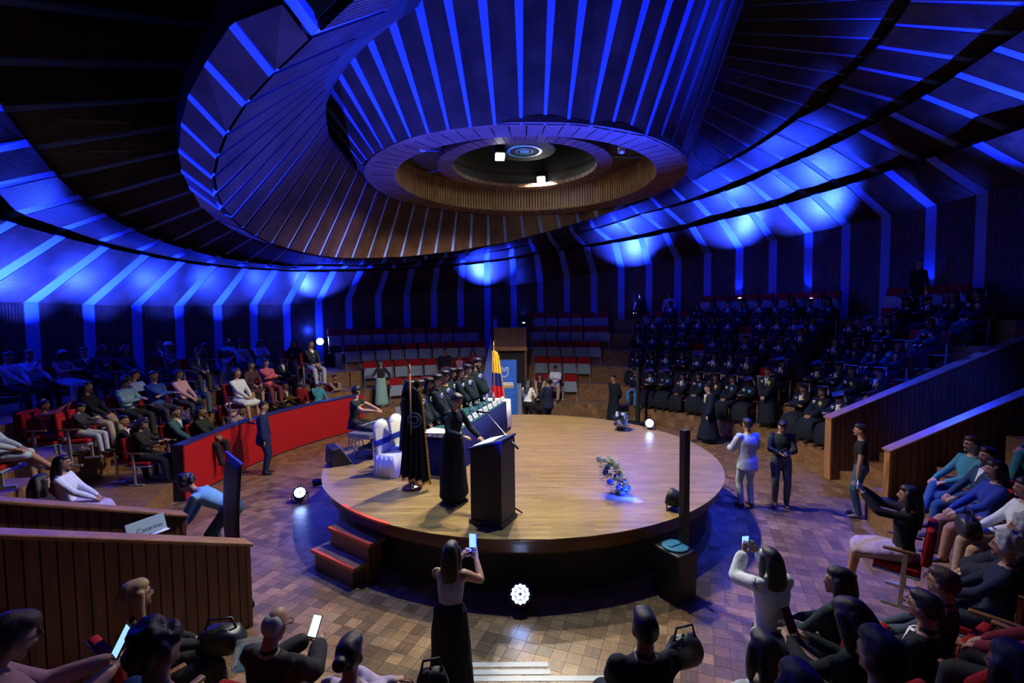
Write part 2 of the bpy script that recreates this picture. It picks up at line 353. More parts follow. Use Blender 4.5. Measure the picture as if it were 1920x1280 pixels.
# right-hand shell, carrying on the spiral
G = [((1221,371),(1196,348)),((1261,353),(1230,322)),((1299,338),(1265,305)),((1335,318),(1297,286)),((1374,297.5),(1310,255)),((1409,277),(1321,226)),((1446,253.5),(1334,200)),((1482.5,228),(1345,172.5)),((1518,200.6),(1352,149)),((1552,172),(1360,128)),((1587,140),(1369,106)),((1622,107),(1377,83)),((1652,73),(1382,62)),((1680,36),(1384,37)),((1708,-5),(1385,12)),((1735,-50),(1386,-14))]
g_lines = []
for o, i in G:
    O = oncyl(*o, 8.5); d = 1.25; I = oncyl(*i, 5.4); g_lines.append((O, I+(I-O)*.22))
shellG = shell('ceiling_right_shell', g_lines, .13, .1, 'ribbed wood ceiling fanning out right of the round opening', 12)
# funnel on the near side of the opening
F = [((680,314),(611,237)),((683,305),(610,215)),((691,297),(613,193)),((706,285),(624,165)),((722,276),(640,138)),((745,265),(664,109)),((772,256),(697,76)),((805,249),(738,44)),((843,242),(789,9)),((884,237),(852,0)),((928,233),(925,0)),((977,233),(991,0)),((1020,234),(1050,0)),((1064,234),(1105,0)),((1106,237),(1157,0)),((1142,244),(1208,0)),((1175,250),(1252,0)),((1206,255),(1292,0)),((1231,266),(1324,0)),((1251,275),(1351,0)),((1269,287),(1370,0)),((1282,303),(1388,0))]
f_lines = []
for i, o in F:
    I = onz(*i, ZR); a = math.atan2(I.x-OX, I.y); ad = math.degrees(a) % 360
    O = oncyl(*o, 3.82, a, OX) if 190 > ad > 170 else radial(*o, a)
    ext = .0 if o[1] > 5 else .45
    f_lines.append((O+(O-I)*ext, I))
for k in range(9, 14):                          # the bays right over the camera's line take the trend of their neighbours
    t = (k-8)/6; O0, O1 = f_lines[8][0], f_lines[14][0]; r = 4.05
    a = math.atan2(f_lines[k][1].x-OX, f_lines[k][1].y); zz = O0.z*(1-t)+O1.z*t
    f_lines[k] = (V((OX+r*math.sin(a), r*math.cos(a), zz+.25)), f_lines[k][1])
funnel = shell('ceiling_funnel', f_lines, .30, .12, 'funnel of dark wood and bright pale strips on the near side of the opening', 14)
# dark soffits closing the folds
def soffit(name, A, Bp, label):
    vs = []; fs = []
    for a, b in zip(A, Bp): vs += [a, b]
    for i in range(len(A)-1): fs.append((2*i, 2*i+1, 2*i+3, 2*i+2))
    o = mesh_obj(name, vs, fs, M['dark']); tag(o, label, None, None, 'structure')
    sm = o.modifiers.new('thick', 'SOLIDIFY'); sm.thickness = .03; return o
lip = [s_in[k] for k in range(15, 33)]; fl = [f_lines[0][1].lerp(f_lines[0][0], t/6) for t in range(6)]+[f_lines[k][0] for k in range(0, 12)]
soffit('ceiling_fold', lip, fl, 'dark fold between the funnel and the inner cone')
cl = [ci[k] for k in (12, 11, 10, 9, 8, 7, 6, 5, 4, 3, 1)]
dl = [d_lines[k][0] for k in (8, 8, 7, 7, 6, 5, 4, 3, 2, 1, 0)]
soffit('ceiling_shadow_gap', cl, dl, 'black sheet for the shaded gap between the upper band and the drum')  # sheet closes the gap; its black colour stands for the shade there
# round opening: two ring soffits, the ribbed inner face, the dark roof of the opening
oc = V((OX, 0, 0)); tag(empty('ceiling_opening'), None)
op = bpy.data.objects['ceiling_opening']; tag(op, 'round ceiling opening with two wooden rings and a dark middle', None, None, 'structure')
def ring_planks(name, r0, r1, z0, z1, n, m):
    for i in range(n):
        mb = MB(); g = .04*360/n
        ring_sector(mb, r0, r1, z0+.004*R_.random(), z1, 360*i/n+g, 360*(i+1)/n-g, 2); mb.v = [v+oc for v in mb.v]
        mb.build(name, m, op)
ring_planks('ring_plank', 2.56, 2.98, ZR, ZR+.10, 72, M['rimwood'])
mb = MB()
for i in range(220):
    a0, a1 = 360*i/220+.25, 360*(i+1)/220-.25
    ring_sector(mb, 2.54, 2.60, ZR+.02, ZR+.62, a0, a1, 1)
mb.v = [v+oc for v in mb.v]; tag(mb.build('inner_face_slats', wood('opening_slats', (.34, .21, .08), (.52, .34, .14), .4, (1, 1, .3), 'Object', 6, .05), op), None, None, None, 'stuff')
mb = MB(); ring_sector(mb, 1.6, 2.62, ZR+.62, ZR+.68, 0, 360, 64); mb.v = [v+oc for v in mb.v]; mb.build('annulus_board', wood('annulus_wood', (.035, .018, .012), (.06, .03, .018), .5, (1, 1, 1), 'Object', 3, .05), op)
ring_planks('inner_ring_plank', 1.44, 1.74, 6.70, 6.78, 56, M['rimwood'])
mb = MB(); ring_sector(mb, 1.60, 1.66, 6.76, 7.7, 0, 360, 64); mb.lathe([(1.66, 7.66), (1.66, 7.72)], 64); mb.v = [v+oc for v in mb.v]; mb.build('dark_well', M['black'], op)
mb = MB()
for i in range(10):
    a = 36*i+10; p = pol(1.72, a, ZR+.6)+oc; q = pol(2.5, a, ZR+.6)+oc
    mb.tube([p, q], .018, 5)
mb.build('hanger_rods', M['plaster'], op)
mb = MB(); ring_sector(mb, 2.975, 3.10, ZR-.004, ZR+.08, 0, 360, 96); mb.v = [v+oc for v in mb.v]; mb.build('collar', M['rimwood'], op)
mb = MB(); ring_sector(mb, 3.05, 3.24, ZR+.09, ZR+.13, -75, 75, 40); mb.v = [v+oc for v in mb.v]; mb.build('collar_backing', M['dark'], op)
def by_az(pts, a):
    q = sorted((((AZ(p)-a+math.pi) % (2*math.pi)-math.pi), i) for i, p in enumerate(pts))
    lo = max((x for x in q if x[0] <= 0), default=None); hi = min((x for x in q if x[0] > 0), default=None)
    if lo is None or hi is None: return None
    t = -lo[0]/(hi[0]-lo[0]) if hi[0]-lo[0] > 1e-9 else 0
    return pts[lo[1]].lerp(pts[hi[1]], t)
def riser(name, up, low_o, low_i, t, label):
    A, Bq = [], []
    for p in up:
        o, i = by_az(low_o, AZ(p)), by_az(low_i, AZ(p))
        if o is None or i is None: continue
        A.append(p); Bq.append(i.lerp(o, t)+V((0, 0, .03)))
    soffit(name, A, Bq, label)
AI, BO, BI = extrap(a_in, 4, 5), extrap(bo, 2, 3), extrap(bi, 2, 3)
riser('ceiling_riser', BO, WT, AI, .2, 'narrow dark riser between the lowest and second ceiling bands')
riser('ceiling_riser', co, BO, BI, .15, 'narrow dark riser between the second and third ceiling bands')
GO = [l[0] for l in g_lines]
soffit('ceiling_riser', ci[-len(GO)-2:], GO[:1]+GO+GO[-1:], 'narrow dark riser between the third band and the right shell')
dsk = tag(empty('ceiling_medallion', (OX, .05, 7.05)), 'round pale ceiling medallion with a blue emblem in the middle of the opening', 'medallion')
mb = MB(); mb.lathe([(.62, 0), (.64, .02), (.60, .05)], 40); mb.build('disc', mat('medallion_grey', (.025, .025, .04), .8, spec=.1), dsk)
mb = MB(); ring_sector(mb, .30, .36, -.012, 0, 0, 360, 40); ring_sector(mb, .15, .18, -.012, 0, 0, 360, 32); mb.lathe([(.10, -.012), (.10, 0)], 24); mb.build('emblem', M['cyan'], dsk)
for i in range(4):
    mb = MB(); a = math.pi/2*i+.4; mb.tube([(.5*math.cos(a), .5*math.sin(a), .05), (.5*math.cos(a), .5*math.sin(a), .64)], .008, 5); mb.build('suspension_rod', M['steel'], dsk)
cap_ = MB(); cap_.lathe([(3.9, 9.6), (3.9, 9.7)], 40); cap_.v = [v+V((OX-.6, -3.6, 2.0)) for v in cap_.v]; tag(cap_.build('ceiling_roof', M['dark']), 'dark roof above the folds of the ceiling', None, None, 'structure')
# bridge of planks closing the room behind the camera is out of sight and left out
# ================================================================== FLOOR
DOMEZ = 0
fl_root = empty('floor'); tag(fl_root, 'round hall floor of square mosaic parquet blocks', None, None, 'structure')
mb = MB(); mb.lathe([(13.4, -.06), (13.4, -.012)], 96); mb.build('subfloor', mat('subfloor_dark', (.045, .025, .015), .6), fl_root)
pq = wood('parquet', (.20, .11, .05), (.32, .20, .10), .34, (1, 1, 1), 'UV', 3., .03, True)
def block_mesh(name, tone, rotd, size=.165):
    vs, fs = [], []; g = .0012; uvs = []
    for s in range(5):
        y0 = -size/2+size*s/5+g*.5; y1 = -size/2+size*(s+1)/5-g*.5; x0 = -size/2+g; x1 = size/2-g
        b = len(vs); vs += [V((x0, y0, -.012)), V((x1, y0, -.012)), V((x1, y1, -.012)), V((x0, y1, -.012)), V((x0, y0, 0)), V((x1, y0, 0)), V((x1, y1, 0)), V((x0, y1, 0))]
        fs += [(b+4, b+5, b+6, b+7), (b, b+1, b+5, b+4), (b+2, b+3, b+7, b+6), (b+1, b+2, b+6, b+5), (b+3, b, b+4, b+7)]
    return vs, fs
def tone_attr(me, tones):
    at = me.color_attributes.new('tone', 'FLOAT_COLOR', 'CORNER') if False else me.color_attributes.new('tone', 'FLOAT_COLOR', 'POINT')
    buf = []
    for t in tones: buf += [t[0], t[1], t[2], 1.]
    at.data.foreach_set('color', buf)
def planar_uv(me, along, off):
    uv = me.uv_layers.new(name='uv'); n = len(me.loops); buf = [0.]*(2*n)
    for l in me.loops:
        v = me.vertices[l.vertex_index].co; k = l.vertex_index
        a = along[k]; o = off[k]
        u, w2 = (v.x, v.y) if a == 0 else (v.y, v.x)
        buf[2*l.index] = u*1.5+o; buf[2*l.index+1] = w2*26+o*3
    uv.data.foreach_set('uv', buf)
def rt():
    t = R_.uniform(.5, 1.25); w2 = R_.uniform(-.06, .06); return (t*(1+w2), t, t*(1-w2*1.3))
variants = []
for k in range(24):
    vs, fs = block_mesh('parquet_block', 1, 0); me = bpy.data.meshes.new('parquet_block'); me.from_pydata([tuple(v) for v in vs], [], fs); me.materials.append(pq)
    base = rt(); tones = []
    for s in range(5):
        f = R_.uniform(.86, 1.12); tones += [tuple(c*f for c in base)]*8
    tone_attr(me, tones); planar_uv(me, [0]*len(vs), [R_.uniform(0, 50)]*len(vs)); variants.append(me)
S = .167; ang = math.radians(-20); ca, sa = math.cos(ang), math.sin(ang)
cells = []
for i in range(-60, 60):
    for j in range(-60, 60):
        x, y = (i*ca-j*sa)*S, (i*sa+j*ca)*S; r = math.hypot(x, y)
        if 3.3 < r < 9.0 and y > -7.4:
            d = V((x, y, 0))-CAM; dp = d.dot(FW)
            if dp < .5: continue
            px = 960+FPX*d.dot(RT)/dp; py = 640-FPX*d.dot(UP)/dp
            if -250 < px < 2170 and py < 1420: cells.append((dp, x, y, i, j, -40 < px < 1960 and py < 1300 and r > 3.6))
cells.sort()
nb_, bv, bf, bt, ba, bo_ = 0, [], [], [], [], []
for dp, x, y, i, j, vis in cells:
    rz = ang+(math.pi/2 if (i+j) % 2 else 0)
    if vis and nb_ < 295 and dp > 3.4:
        nb_ += 1; obj('parquet_block', variants[R_.randrange(24)], fl_root, (x, y, R_.uniform(-.001, .0)), (0, 0, rz)); continue
    vs, fs = block_mesh('', 1, 0); b = len(bv); rm = Matrix.Rotation(rz, 3, 'Z'); base = rt()
    bv += [rm @ v+V((x, y, 0)) for v in vs]; bf += [tuple(b+q for q in f) for f in fs]
    for s in range(5):
        f = R_.uniform(.86, 1.12); bt += [tuple(c*f for c in base)]*8
    ba += [1 if (i+j) % 2 else 0]*len(vs); bo_ += [R_.uniform(0, 50)]*len(vs)
o = mesh_obj('parquet_field', bv, bf, pq, fl_root); tone_attr(o.data, bt); planar_uv(o.data, ba, bo_); tag(o, None, None, None, 'stuff')
# ================================================================== SEATING TIERS
TZ = [.5, 1.1, 1.7, 2.3, 2.9, 3.5]
def Rk(k, az): return 8.0+(60-az)*.00966+.85*k
tierm = wood('tier_parquet', (.17, .085, .035), (.28, .15, .065), .42, (3, 3, 6), 'Object', 2., .06)
tier_objs = []
def tier(nm, fr, bk, z, a0, a1, label):
    mb = MB(); ring_sector(mb, fr, bk, 0.0, z, a0, a1, max(6, int((a1-a0)/3)))
    o = mb.build('seating_tier', tierm); tag(o, label, None, None, 'structure'); tier_objs.append(o); return o
ords = ['first', 'second', 'third', 'fourth', 'fifth', 'sixth', 'seventh', 'eighth', 'ninth', 'tenth', 'eleventh', 'twelfth', 'thirteenth', 'fourteenth', 'fifteenth', 'sixteenth', 'seventeenth', 'eighteenth', 'nineteenth', 'twentieth', 'twenty-first', 'twenty-second', 'twenty-third', 'twenty-fourth']
T0 = [-39, -39, -39, -39, -3, 20]
for k in range(6):
    tier('t', (lambda a, k=k: Rk(k, a)-.52), (lambda a, k=k: min(Rk(k, a)+.34, 12.55)) if k < 5 else (lambda a: 12.55), TZ[k], T0[k], 83, f'{ords[k]} step of the dark wooden seating tiers, far and right side')
LZ = [.40, 1.15, 1.7]; LR = [lambda a: 7.12+(a+93)/52*1.03, 8.95, 10.15, 12.55]
for k in range(3): tier('l', LR[k], LR[k+1], LZ[k], -104, -39.2, f'{ords[k]} step of the wooden seating tiers on the left side')
NZ = [.4, 1.0, 1.6]; NR = [6.35, 7.45, 8.45, 9.3]
for k in range(3):
    tier('n', NR[k], NR[k+1], NZ[k], 101, 171, f'{ords[k]} step of the near right seating tiers')
    tier('n', NR[k], NR[k+1], NZ[k], 184, 214, f'{ords[k]} step of the near left seating tiers')
tier('n', 6.6, 8.3, .35, -136, -104.2, 'low wooden step left of the aisle walls'); tier('n', 8.3, 12.5, 1.1, -136, -104.2, 'upper wooden step left of the aisle walls')
# mosaic blocks on the face of the first far tier
for i in range(-4, 60):
    a = i*1.22+4
    if a > 66: break
    for j in range(3):
        rr = Rk(0, a)-.535; mb = obj('parquet_block', variants[R_.randrange(24)], tier_objs[0])
        th = math.radians(a); nrm = V((-math.sin(th), -math.cos(th), 0)); tx = V((math.cos(th), -math.sin(th), 0)); up = V((0, 0, 1))
        ax, ay = (tx, up) if (i+j) % 2 else (up, -tx)
        mm = Matrix((ax, ay, ax.cross(ay))).transposed().to_4x4()
        mb.matrix_basis = Matrix.Translation(pol(rr, a, .085+.165*j)) @ mm
# ================================================================== STAGE
RS = 3.877; HS = .87
st = tag(empty('stage', (0, 0, 0)), 'round wooden stage with planked deck in the middle of the hall', 'stage')
mb = MB(); ring_sector(mb, 3.52, 3.60, 0, HS-.22, 0, 360, 96); mb.build('skirt', mat('stage_skirt', (.012, .010, .012), .7), st)
mb = MB(); mb.lathe([(3.60, HS-.27), (3.74, HS-.26), (3.80, HS-.20), (3.78, HS-.13), (3.83, HS-.09), (3.83, HS-.045), (3.862, HS-.03), (3.862, HS-.012), (3.3, HS-.012)], 128); mb.build('fascia', M['fascia'], st, True)
bv, bf, bt, ba, bo_ = [], [], [], [], []; pw = .078; y = -3.86
while y < 3.86:
    y1 = min(y+pw-.002, 3.865); xm = math.sqrt(max(0, RS**2-max(abs(y), abs(y1))**2)); x = -xm
    first = True
    while x < xm-1e-6:
        ln = R_.uniform(.5, 1.9); x1 = min(x+ln, xm)
        xa0 = -math.sqrt(max(0, RS**2-y*y)) if first else x; xa1 = -math.sqrt(max(0, RS**2-y1*y1)) if first else x
        xb0, xb1 = (math.sqrt(max(0, RS**2-y*y)), math.sqrt(max(0, RS**2-y1*y1))) if x1 >= xm-1e-6 else (x1-.0015, x1-.0015)
        b = len(bv); bv += [V((xa0, y, HS-.012)), V((xb0, y, HS-.012)), V((xb1, y1, HS-.012)), V((xa1, y1, HS-.012)), V((xa0, y, HS)), V((xb0, y, HS)), V((xb1, y1, HS)), V((xa1, y1, HS))]
        bf += [(b+4, b+5, b+6, b+7), (b, b+1, b+5, b+4), (b+2, b+3, b+7, b+6), (b+1, b+2, b+6, b+5), (b+3, b, b+4, b+7)]
        t = R_.uniform(.74, 1.12); bt += [(t, t*R_.uniform(.96, 1.02), t*R_.uniform(.9, 1.02))]*8; first = False; x = x1
    y += pw
o = mesh_obj('deck_planks', bv, bf, M['deck'], st); tone_attr(o.data, bt); tag(o, None, None, None, 'stuff')
mb = MB(); mb.lathe([(3.86, HS-.022), (3.875, HS-.016), (3.86, HS-.013)], 128); mb.build('edge_nosing', M['fascia'], st)
# red tape along the stage edge by the steps
tp = MB(); ring_sector(tp, RS-.05, RS+.006, HS-.03, HS+.004, -134.5, -151.5, 14); tag(tp.build('edge_tape', M['redtape']), 'orange red edge tape on the stage rim above the steps', 'tape')
# steps
stp = tag(empty('stage_steps', (0, 0, 0)), 'two wooden stage steps with red edged treads at the stage front left', 'steps')
tread_m = wood('tread_wood', (.24, .13, .06), (.38, .22, .11), .35, (1, 1, 1), 'Object', 8., .05)
def stepbox(nm, a, b, c, z0, z1, th=.05):
    # a,b front corners, c rear corner on b's side
    a, b, c = V(a), V(b), V(c); d = a+(c-b)
    mb = MB(); vs = [V((p.x, p.y, z)) for z in (z1-th, z1) for p in (a, b, c, d)]
    mb.add(vs, [(3, 2, 1, 0), (4, 5, 6, 7), (0, 1, 5, 4), (1, 2, 6, 5), (2, 3, 7, 6), (3, 0, 4, 7)])
    t = mb.build(f'{nm}', tread_m, stp)
    inn = lambda p, o: V((p.x, p.y, 0)).lerp(V((o.x, o.y, 0)), .06)
    q = [inn(a, c), inn(b, d), inn(c, a), inn(d, b)]
    mb = MB(); vs = [V((p.x, p.y, z)) for z in (z0, z1-th) for p in q]
    mb.add(vs, [(3, 2, 1, 0), (4, 5, 6, 7), (0, 1, 5, 4), (1, 2, 6, 5), (2, 3, 7, 6), (3, 0, 4, 7)]); mb.build('riser_box', M['fascia'], stp)
    n = (c-b).normalized()*.05; mb = MB(); vs = [V((p.x, p.y, z)) for z in (z1-.035, z1+.004) for p in (a-n*.12, b-n*.12, b+n, a+n)]; mb.add(vs, [(3, 2, 1, 0), (4, 5, 6, 7), (0, 1, 5, 4), (1, 2, 6, 5), (2, 3, 7, 6), (3, 0, 4, 7)]); e = mb.build('edge_strip', M['redtape'], stp); tag(e, 'orange red edge strip')
stepbox('lower_tread', onz(583, 1030, .29), onz(663, 1067, .29), onz(704, 1044, .29), 0, .29)
stepbox('upper_tread', onz(614, 988, .58), onz(694, 1021, .58), onz(722, 1006, .58), 0, .58)
# ================================================================== PARAPETS
def parapet(name, p_end, direc, L, z_end_top, slope, thick, label, zbase=0., nb=None, endcap=False, board=.11):
    u = V((direc[0], direc[1], 0)).normalized(); s = V((-u.y, u.x, 0)); p = V((p_end[0], p_end[1], 0))
    r = tag(empty(name), label, None, None, 'structure'); rm = Matrix((u, s, V((0, 0, 1)))).transposed()
    n = int(L/board)
    core = MB(); vs = []
    for t, z in ((.02, 0), (L, 0), (L, z_end_top+slope*L-.05), (.02, z_end_top-.05)):
        for sd in (-1, 1): vs.append(p+u*t+s*sd*(thick/2-.015)+V((0, 0, z)))
    core.add(vs, [(0, 2, 4, 6), (7, 5, 3, 1), (0, 1, 3, 2), (2, 3, 5, 4), (4, 5, 7, 6), (6, 7, 1, 0)]); core.build('core', M['dark'], r)
    for sd in (-1, 1):
        for i in range(n):
            t0, t1 = i*board+.006, (i+1)*board-.006; dz = -.04; j = .004*R_.random()
            z0, z1 = z_end_top+slope*t0+dz, z_end_top+slope*t1+dz
            a, b = sd*(thick/2-.02), sd*(thick/2+j)
            vs = [p+u*t+s*q+V((0, 0, z)) for q in (a, b) for t, z in ((t0, .01), (t1, .01), (t1, z1), (t0, z0))]
            mesh_obj('board', vs, [(0, 1, 2, 3), (7, 6, 5, 4), (0, 4, 5, 1), (1, 5, 6, 2), (2, 6, 7, 3), (3, 7, 4, 0)], M['board'], r)
    mb = MB(); t0, t1 = -.05, L; w2 = thick/2+.05
    vs = [p+u*t+s*q+V((0, 0, z_end_top+slope*t+h)) for h in (-.045, 0) for t in (t0, t1) for q in (-w2, w2)]
    mb.add(vs, [(0, 1, 3, 2), (6, 7, 5, 4), (0, 4, 5, 1), (1, 5, 7, 3), (3, 7, 6, 2), (2, 6, 4, 0)])
    cp = mb.build('cap_rail', M['caprail'], r)
    bv2 = cp.modifiers.new('b', 'BEVEL'); bv2.width = .012; bv2.segments = 2
    mb = MB(); e = .05
    vs = [p+u*t+s*q+V((0, 0, z)) for z in (0.005, z_end_top-.045) for t in (-.025, .02) for q in (-thick/2-.01, thick/2+.01)]
    mb.add(vs, [(0, 1, 3, 2), (6, 7, 5, 4), (0, 4, 5, 1), (1, 5, 7, 3), (3, 7, 6, 2), (2, 6, 4, 0)]); mb.build('end_board', wood(name+'_end', (.30, .14, .05), (.44, .22, .09), .4, (8, 8, 1), 'Object', 2, .05) if endcap else M['board'], r)
    return r
pe = onz(459, 1013, 1.05); parapet('wall_aisle_left_front', (pe.x, pe.y), (-.6, -.8), 3.2, 1.05, .43, .14, 'nearer sloping aisle wall of dark vertical boards on the left')
pe2 = onz(340, 960, 1.05); parapet('wall_aisle_left_rear', (pe2.x, pe2.y), (-.6, -.8), 3.2, 1.05, .43, .14, 'farther sloping aisle wall of dark vertical boards on the left')
q1 = onz(1546, 897, 0); q1b = onz(1543, 775, 0)
parapet('wall_aisle_right_rear', (q1.x+.07, q1.y), (.99, .11), 5.2, 1.42, .365, .16, 'farther rising aisle wall on the right with a blue lit cap rail', endcap=True)
q2 = onz(1655, 962, 0)
parapet('wall_aisle_right_front', (q2.x+.07, q2.y), (.985, -.15), 4.4, 1.23, .52, .16, 'nearer rising aisle wall on the right with an orange end board', endcap=True)
# steps of the aisle between the left walls, right walls
for (ea, eb, dr, n, lab) in ((pe, pe2, V((-.6, -.8, 0)), 5, 'left'), (q2, q1, V((1, 0, 0)), 6, 'right')):
    for i in range(n):
        a, b = V((ea.x, ea.y, 0))+dr*(.3+.45*i), V((eb.x, eb.y, 0))+dr*(.3+.45*i); mb = MB(); z = .2*(i+1)
        vs = [V((p.x, p.y, zz)) for zz in (0, z) for p in (a, b, b+dr*.45, a+dr*.45)]
        mb.add(vs, [(3, 2, 1, 0), (4, 5, 6, 7), (0, 1, 5, 4), (1, 2, 6, 5), (2, 3, 7, 6), (3, 0, 4, 7)]); o = mb.build('aisle_stair', tierm); tag(o, f'{ords[i]} wooden step between the two aisle walls, {lab} side', None, None, 'structure')
# ================================================================== RED BARRIER
bpx = [(347, 940), (420, 898), (500, 861), (580, 832), (640, 815), (683, 804)]
bar = tag(empty('barrier'), 'curved bright red barrier with a dark blue top in front of the left audience', 'barrier')
bp = [onz(x, y, 0) for x, y in bpx]
def catmull(P, n):
    out = []
    for i in range(len(P)-1):
        p0, p1, p2, p3 = P[max(i-1, 0)], P[i], P[i+1], P[min(i+2, len(P)-1)]
        for k in range(n):
            t = k/n; out.append(.5*((2*p1)+(p2-p0)*t+(2*p0-5*p1+4*p2-p3)*t*t+(3*p1-p0-3*p2+p3)*t**3))
    return out+[P[-1]]
cur = catmull(bp, 6); HB = 1.17
def wall_curve(mb, pts, z0, z1, t0, t1, mi=0):
    vs, fs = [], []; n = len(pts)
    for i, p in enumerate(pts):
        d = (pts[min(i+1, n-1)]-pts[max(i-1, 0)]); d.z = 0; d.normalize(); s = V((-d.y, d.x, 0))
        for t, z in ((t0, z0), (t1, z0), (t1, z1), (t0, z1)): vs.append(p+s*t+V((0, 0, z)))
    for i in range(n-1):
        b = 4*i
        for k in range(4): fs.append((b+k, b+(k+1) % 4, b+4+(k+1) % 4, b+4+k))
    fs += [(0, 1, 2, 3), (4*n-1, 4*n-2, 4*n-3, 4*n-4)]; mb.add(vs, fs, mi)
segs = 3; per = (len(cur)-1)//segs
for k in range(segs):
    mb = MB(); wall_curve(mb, cur[k*per:(k+1)*per+1], .03, HB-.03, 0, .05); mb.build('red_panel', M['red'], bar)
mb = MB(); wall_curve(mb, cur, HB-.03, HB, -.02, .22); mb.build('top_ledge', mat('navy_ledge', (.02, .025, .10), .45), bar)
mb = MB(); wall_curve(mb, cur, 0, .03, .0, .045); mb.build('plinth', M['black'], bar)
mb = MB(); d0 = (cur[1]-cur[0]).normalized(); wall_curve(mb, [cur[0], cur[0]+V((-d0.y, d0.x, 0))*.22], 0, HB-.03, -.05, .0); mb.build('end_panel', M['black'], bar)

# ================================================================== PEOPLE
import numpy as np
SKIN = [mat('skin_tan', (.36, .19, .12), .55), mat('skin_brown', (.27, .135, .08), .55), mat('skin_light', (.45, .26, .18), .55)]
HAIRM = {'black': mat('hair_black', (.012, .009, .008), .45), 'brown': mat('hair_brown', (.045, .022, .012), .5), 'grey': mat('hair_grey', (.33, .36, .40), .6), 'blonde': mat('hair_blonde', (.30, .19, .09), .5)}
for _m in HAIRM.values():
    N_, L_, b_ = nodes(_m); tc_ = N_.new('ShaderNodeTexCoord'); mp_ = N_.new('ShaderNodeMapping'); mp_.inputs['Scale'].default_value = (1, 1, .18)
    nz_ = N_.new('ShaderNodeTexNoise'); nz_.inputs['Scale'].default_value = 240; nz_.inputs['Detail'].default_value = 2; bp_ = N_.new('ShaderNodeBump'); bp_.inputs['Strength'].default_value = .35; bp_.inputs['Distance'].default_value = .01
    L_.new(tc_.outputs['Object'], mp_.inputs[0]); L_.new(mp_.outputs[0], nz_.inputs['Vector']); L_.new(nz_.outputs[0], bp_.inputs['Height']); L_.new(bp_.outputs[0], b_.inputs['Normal'])
FEAT = mat('brow_and_lip', (.06, .025, .02), .6)
_cl = {}
def cl(c):
    k = tuple(round(x, 3) for x in c)
    if k not in _cl: _cl[k] = cloth('fabric', c, .85, .22, 18)
    return _cl[k]
SHOE = mat('dark_shoe', (.02, .017, .016), .4)
SKN, TOP, BOT, SHO, FET = 0, 1, 2, 3, 4
WORK = bpy.data.scenes.new('workbench')          # a small side scene so that shaping the figures stays quick
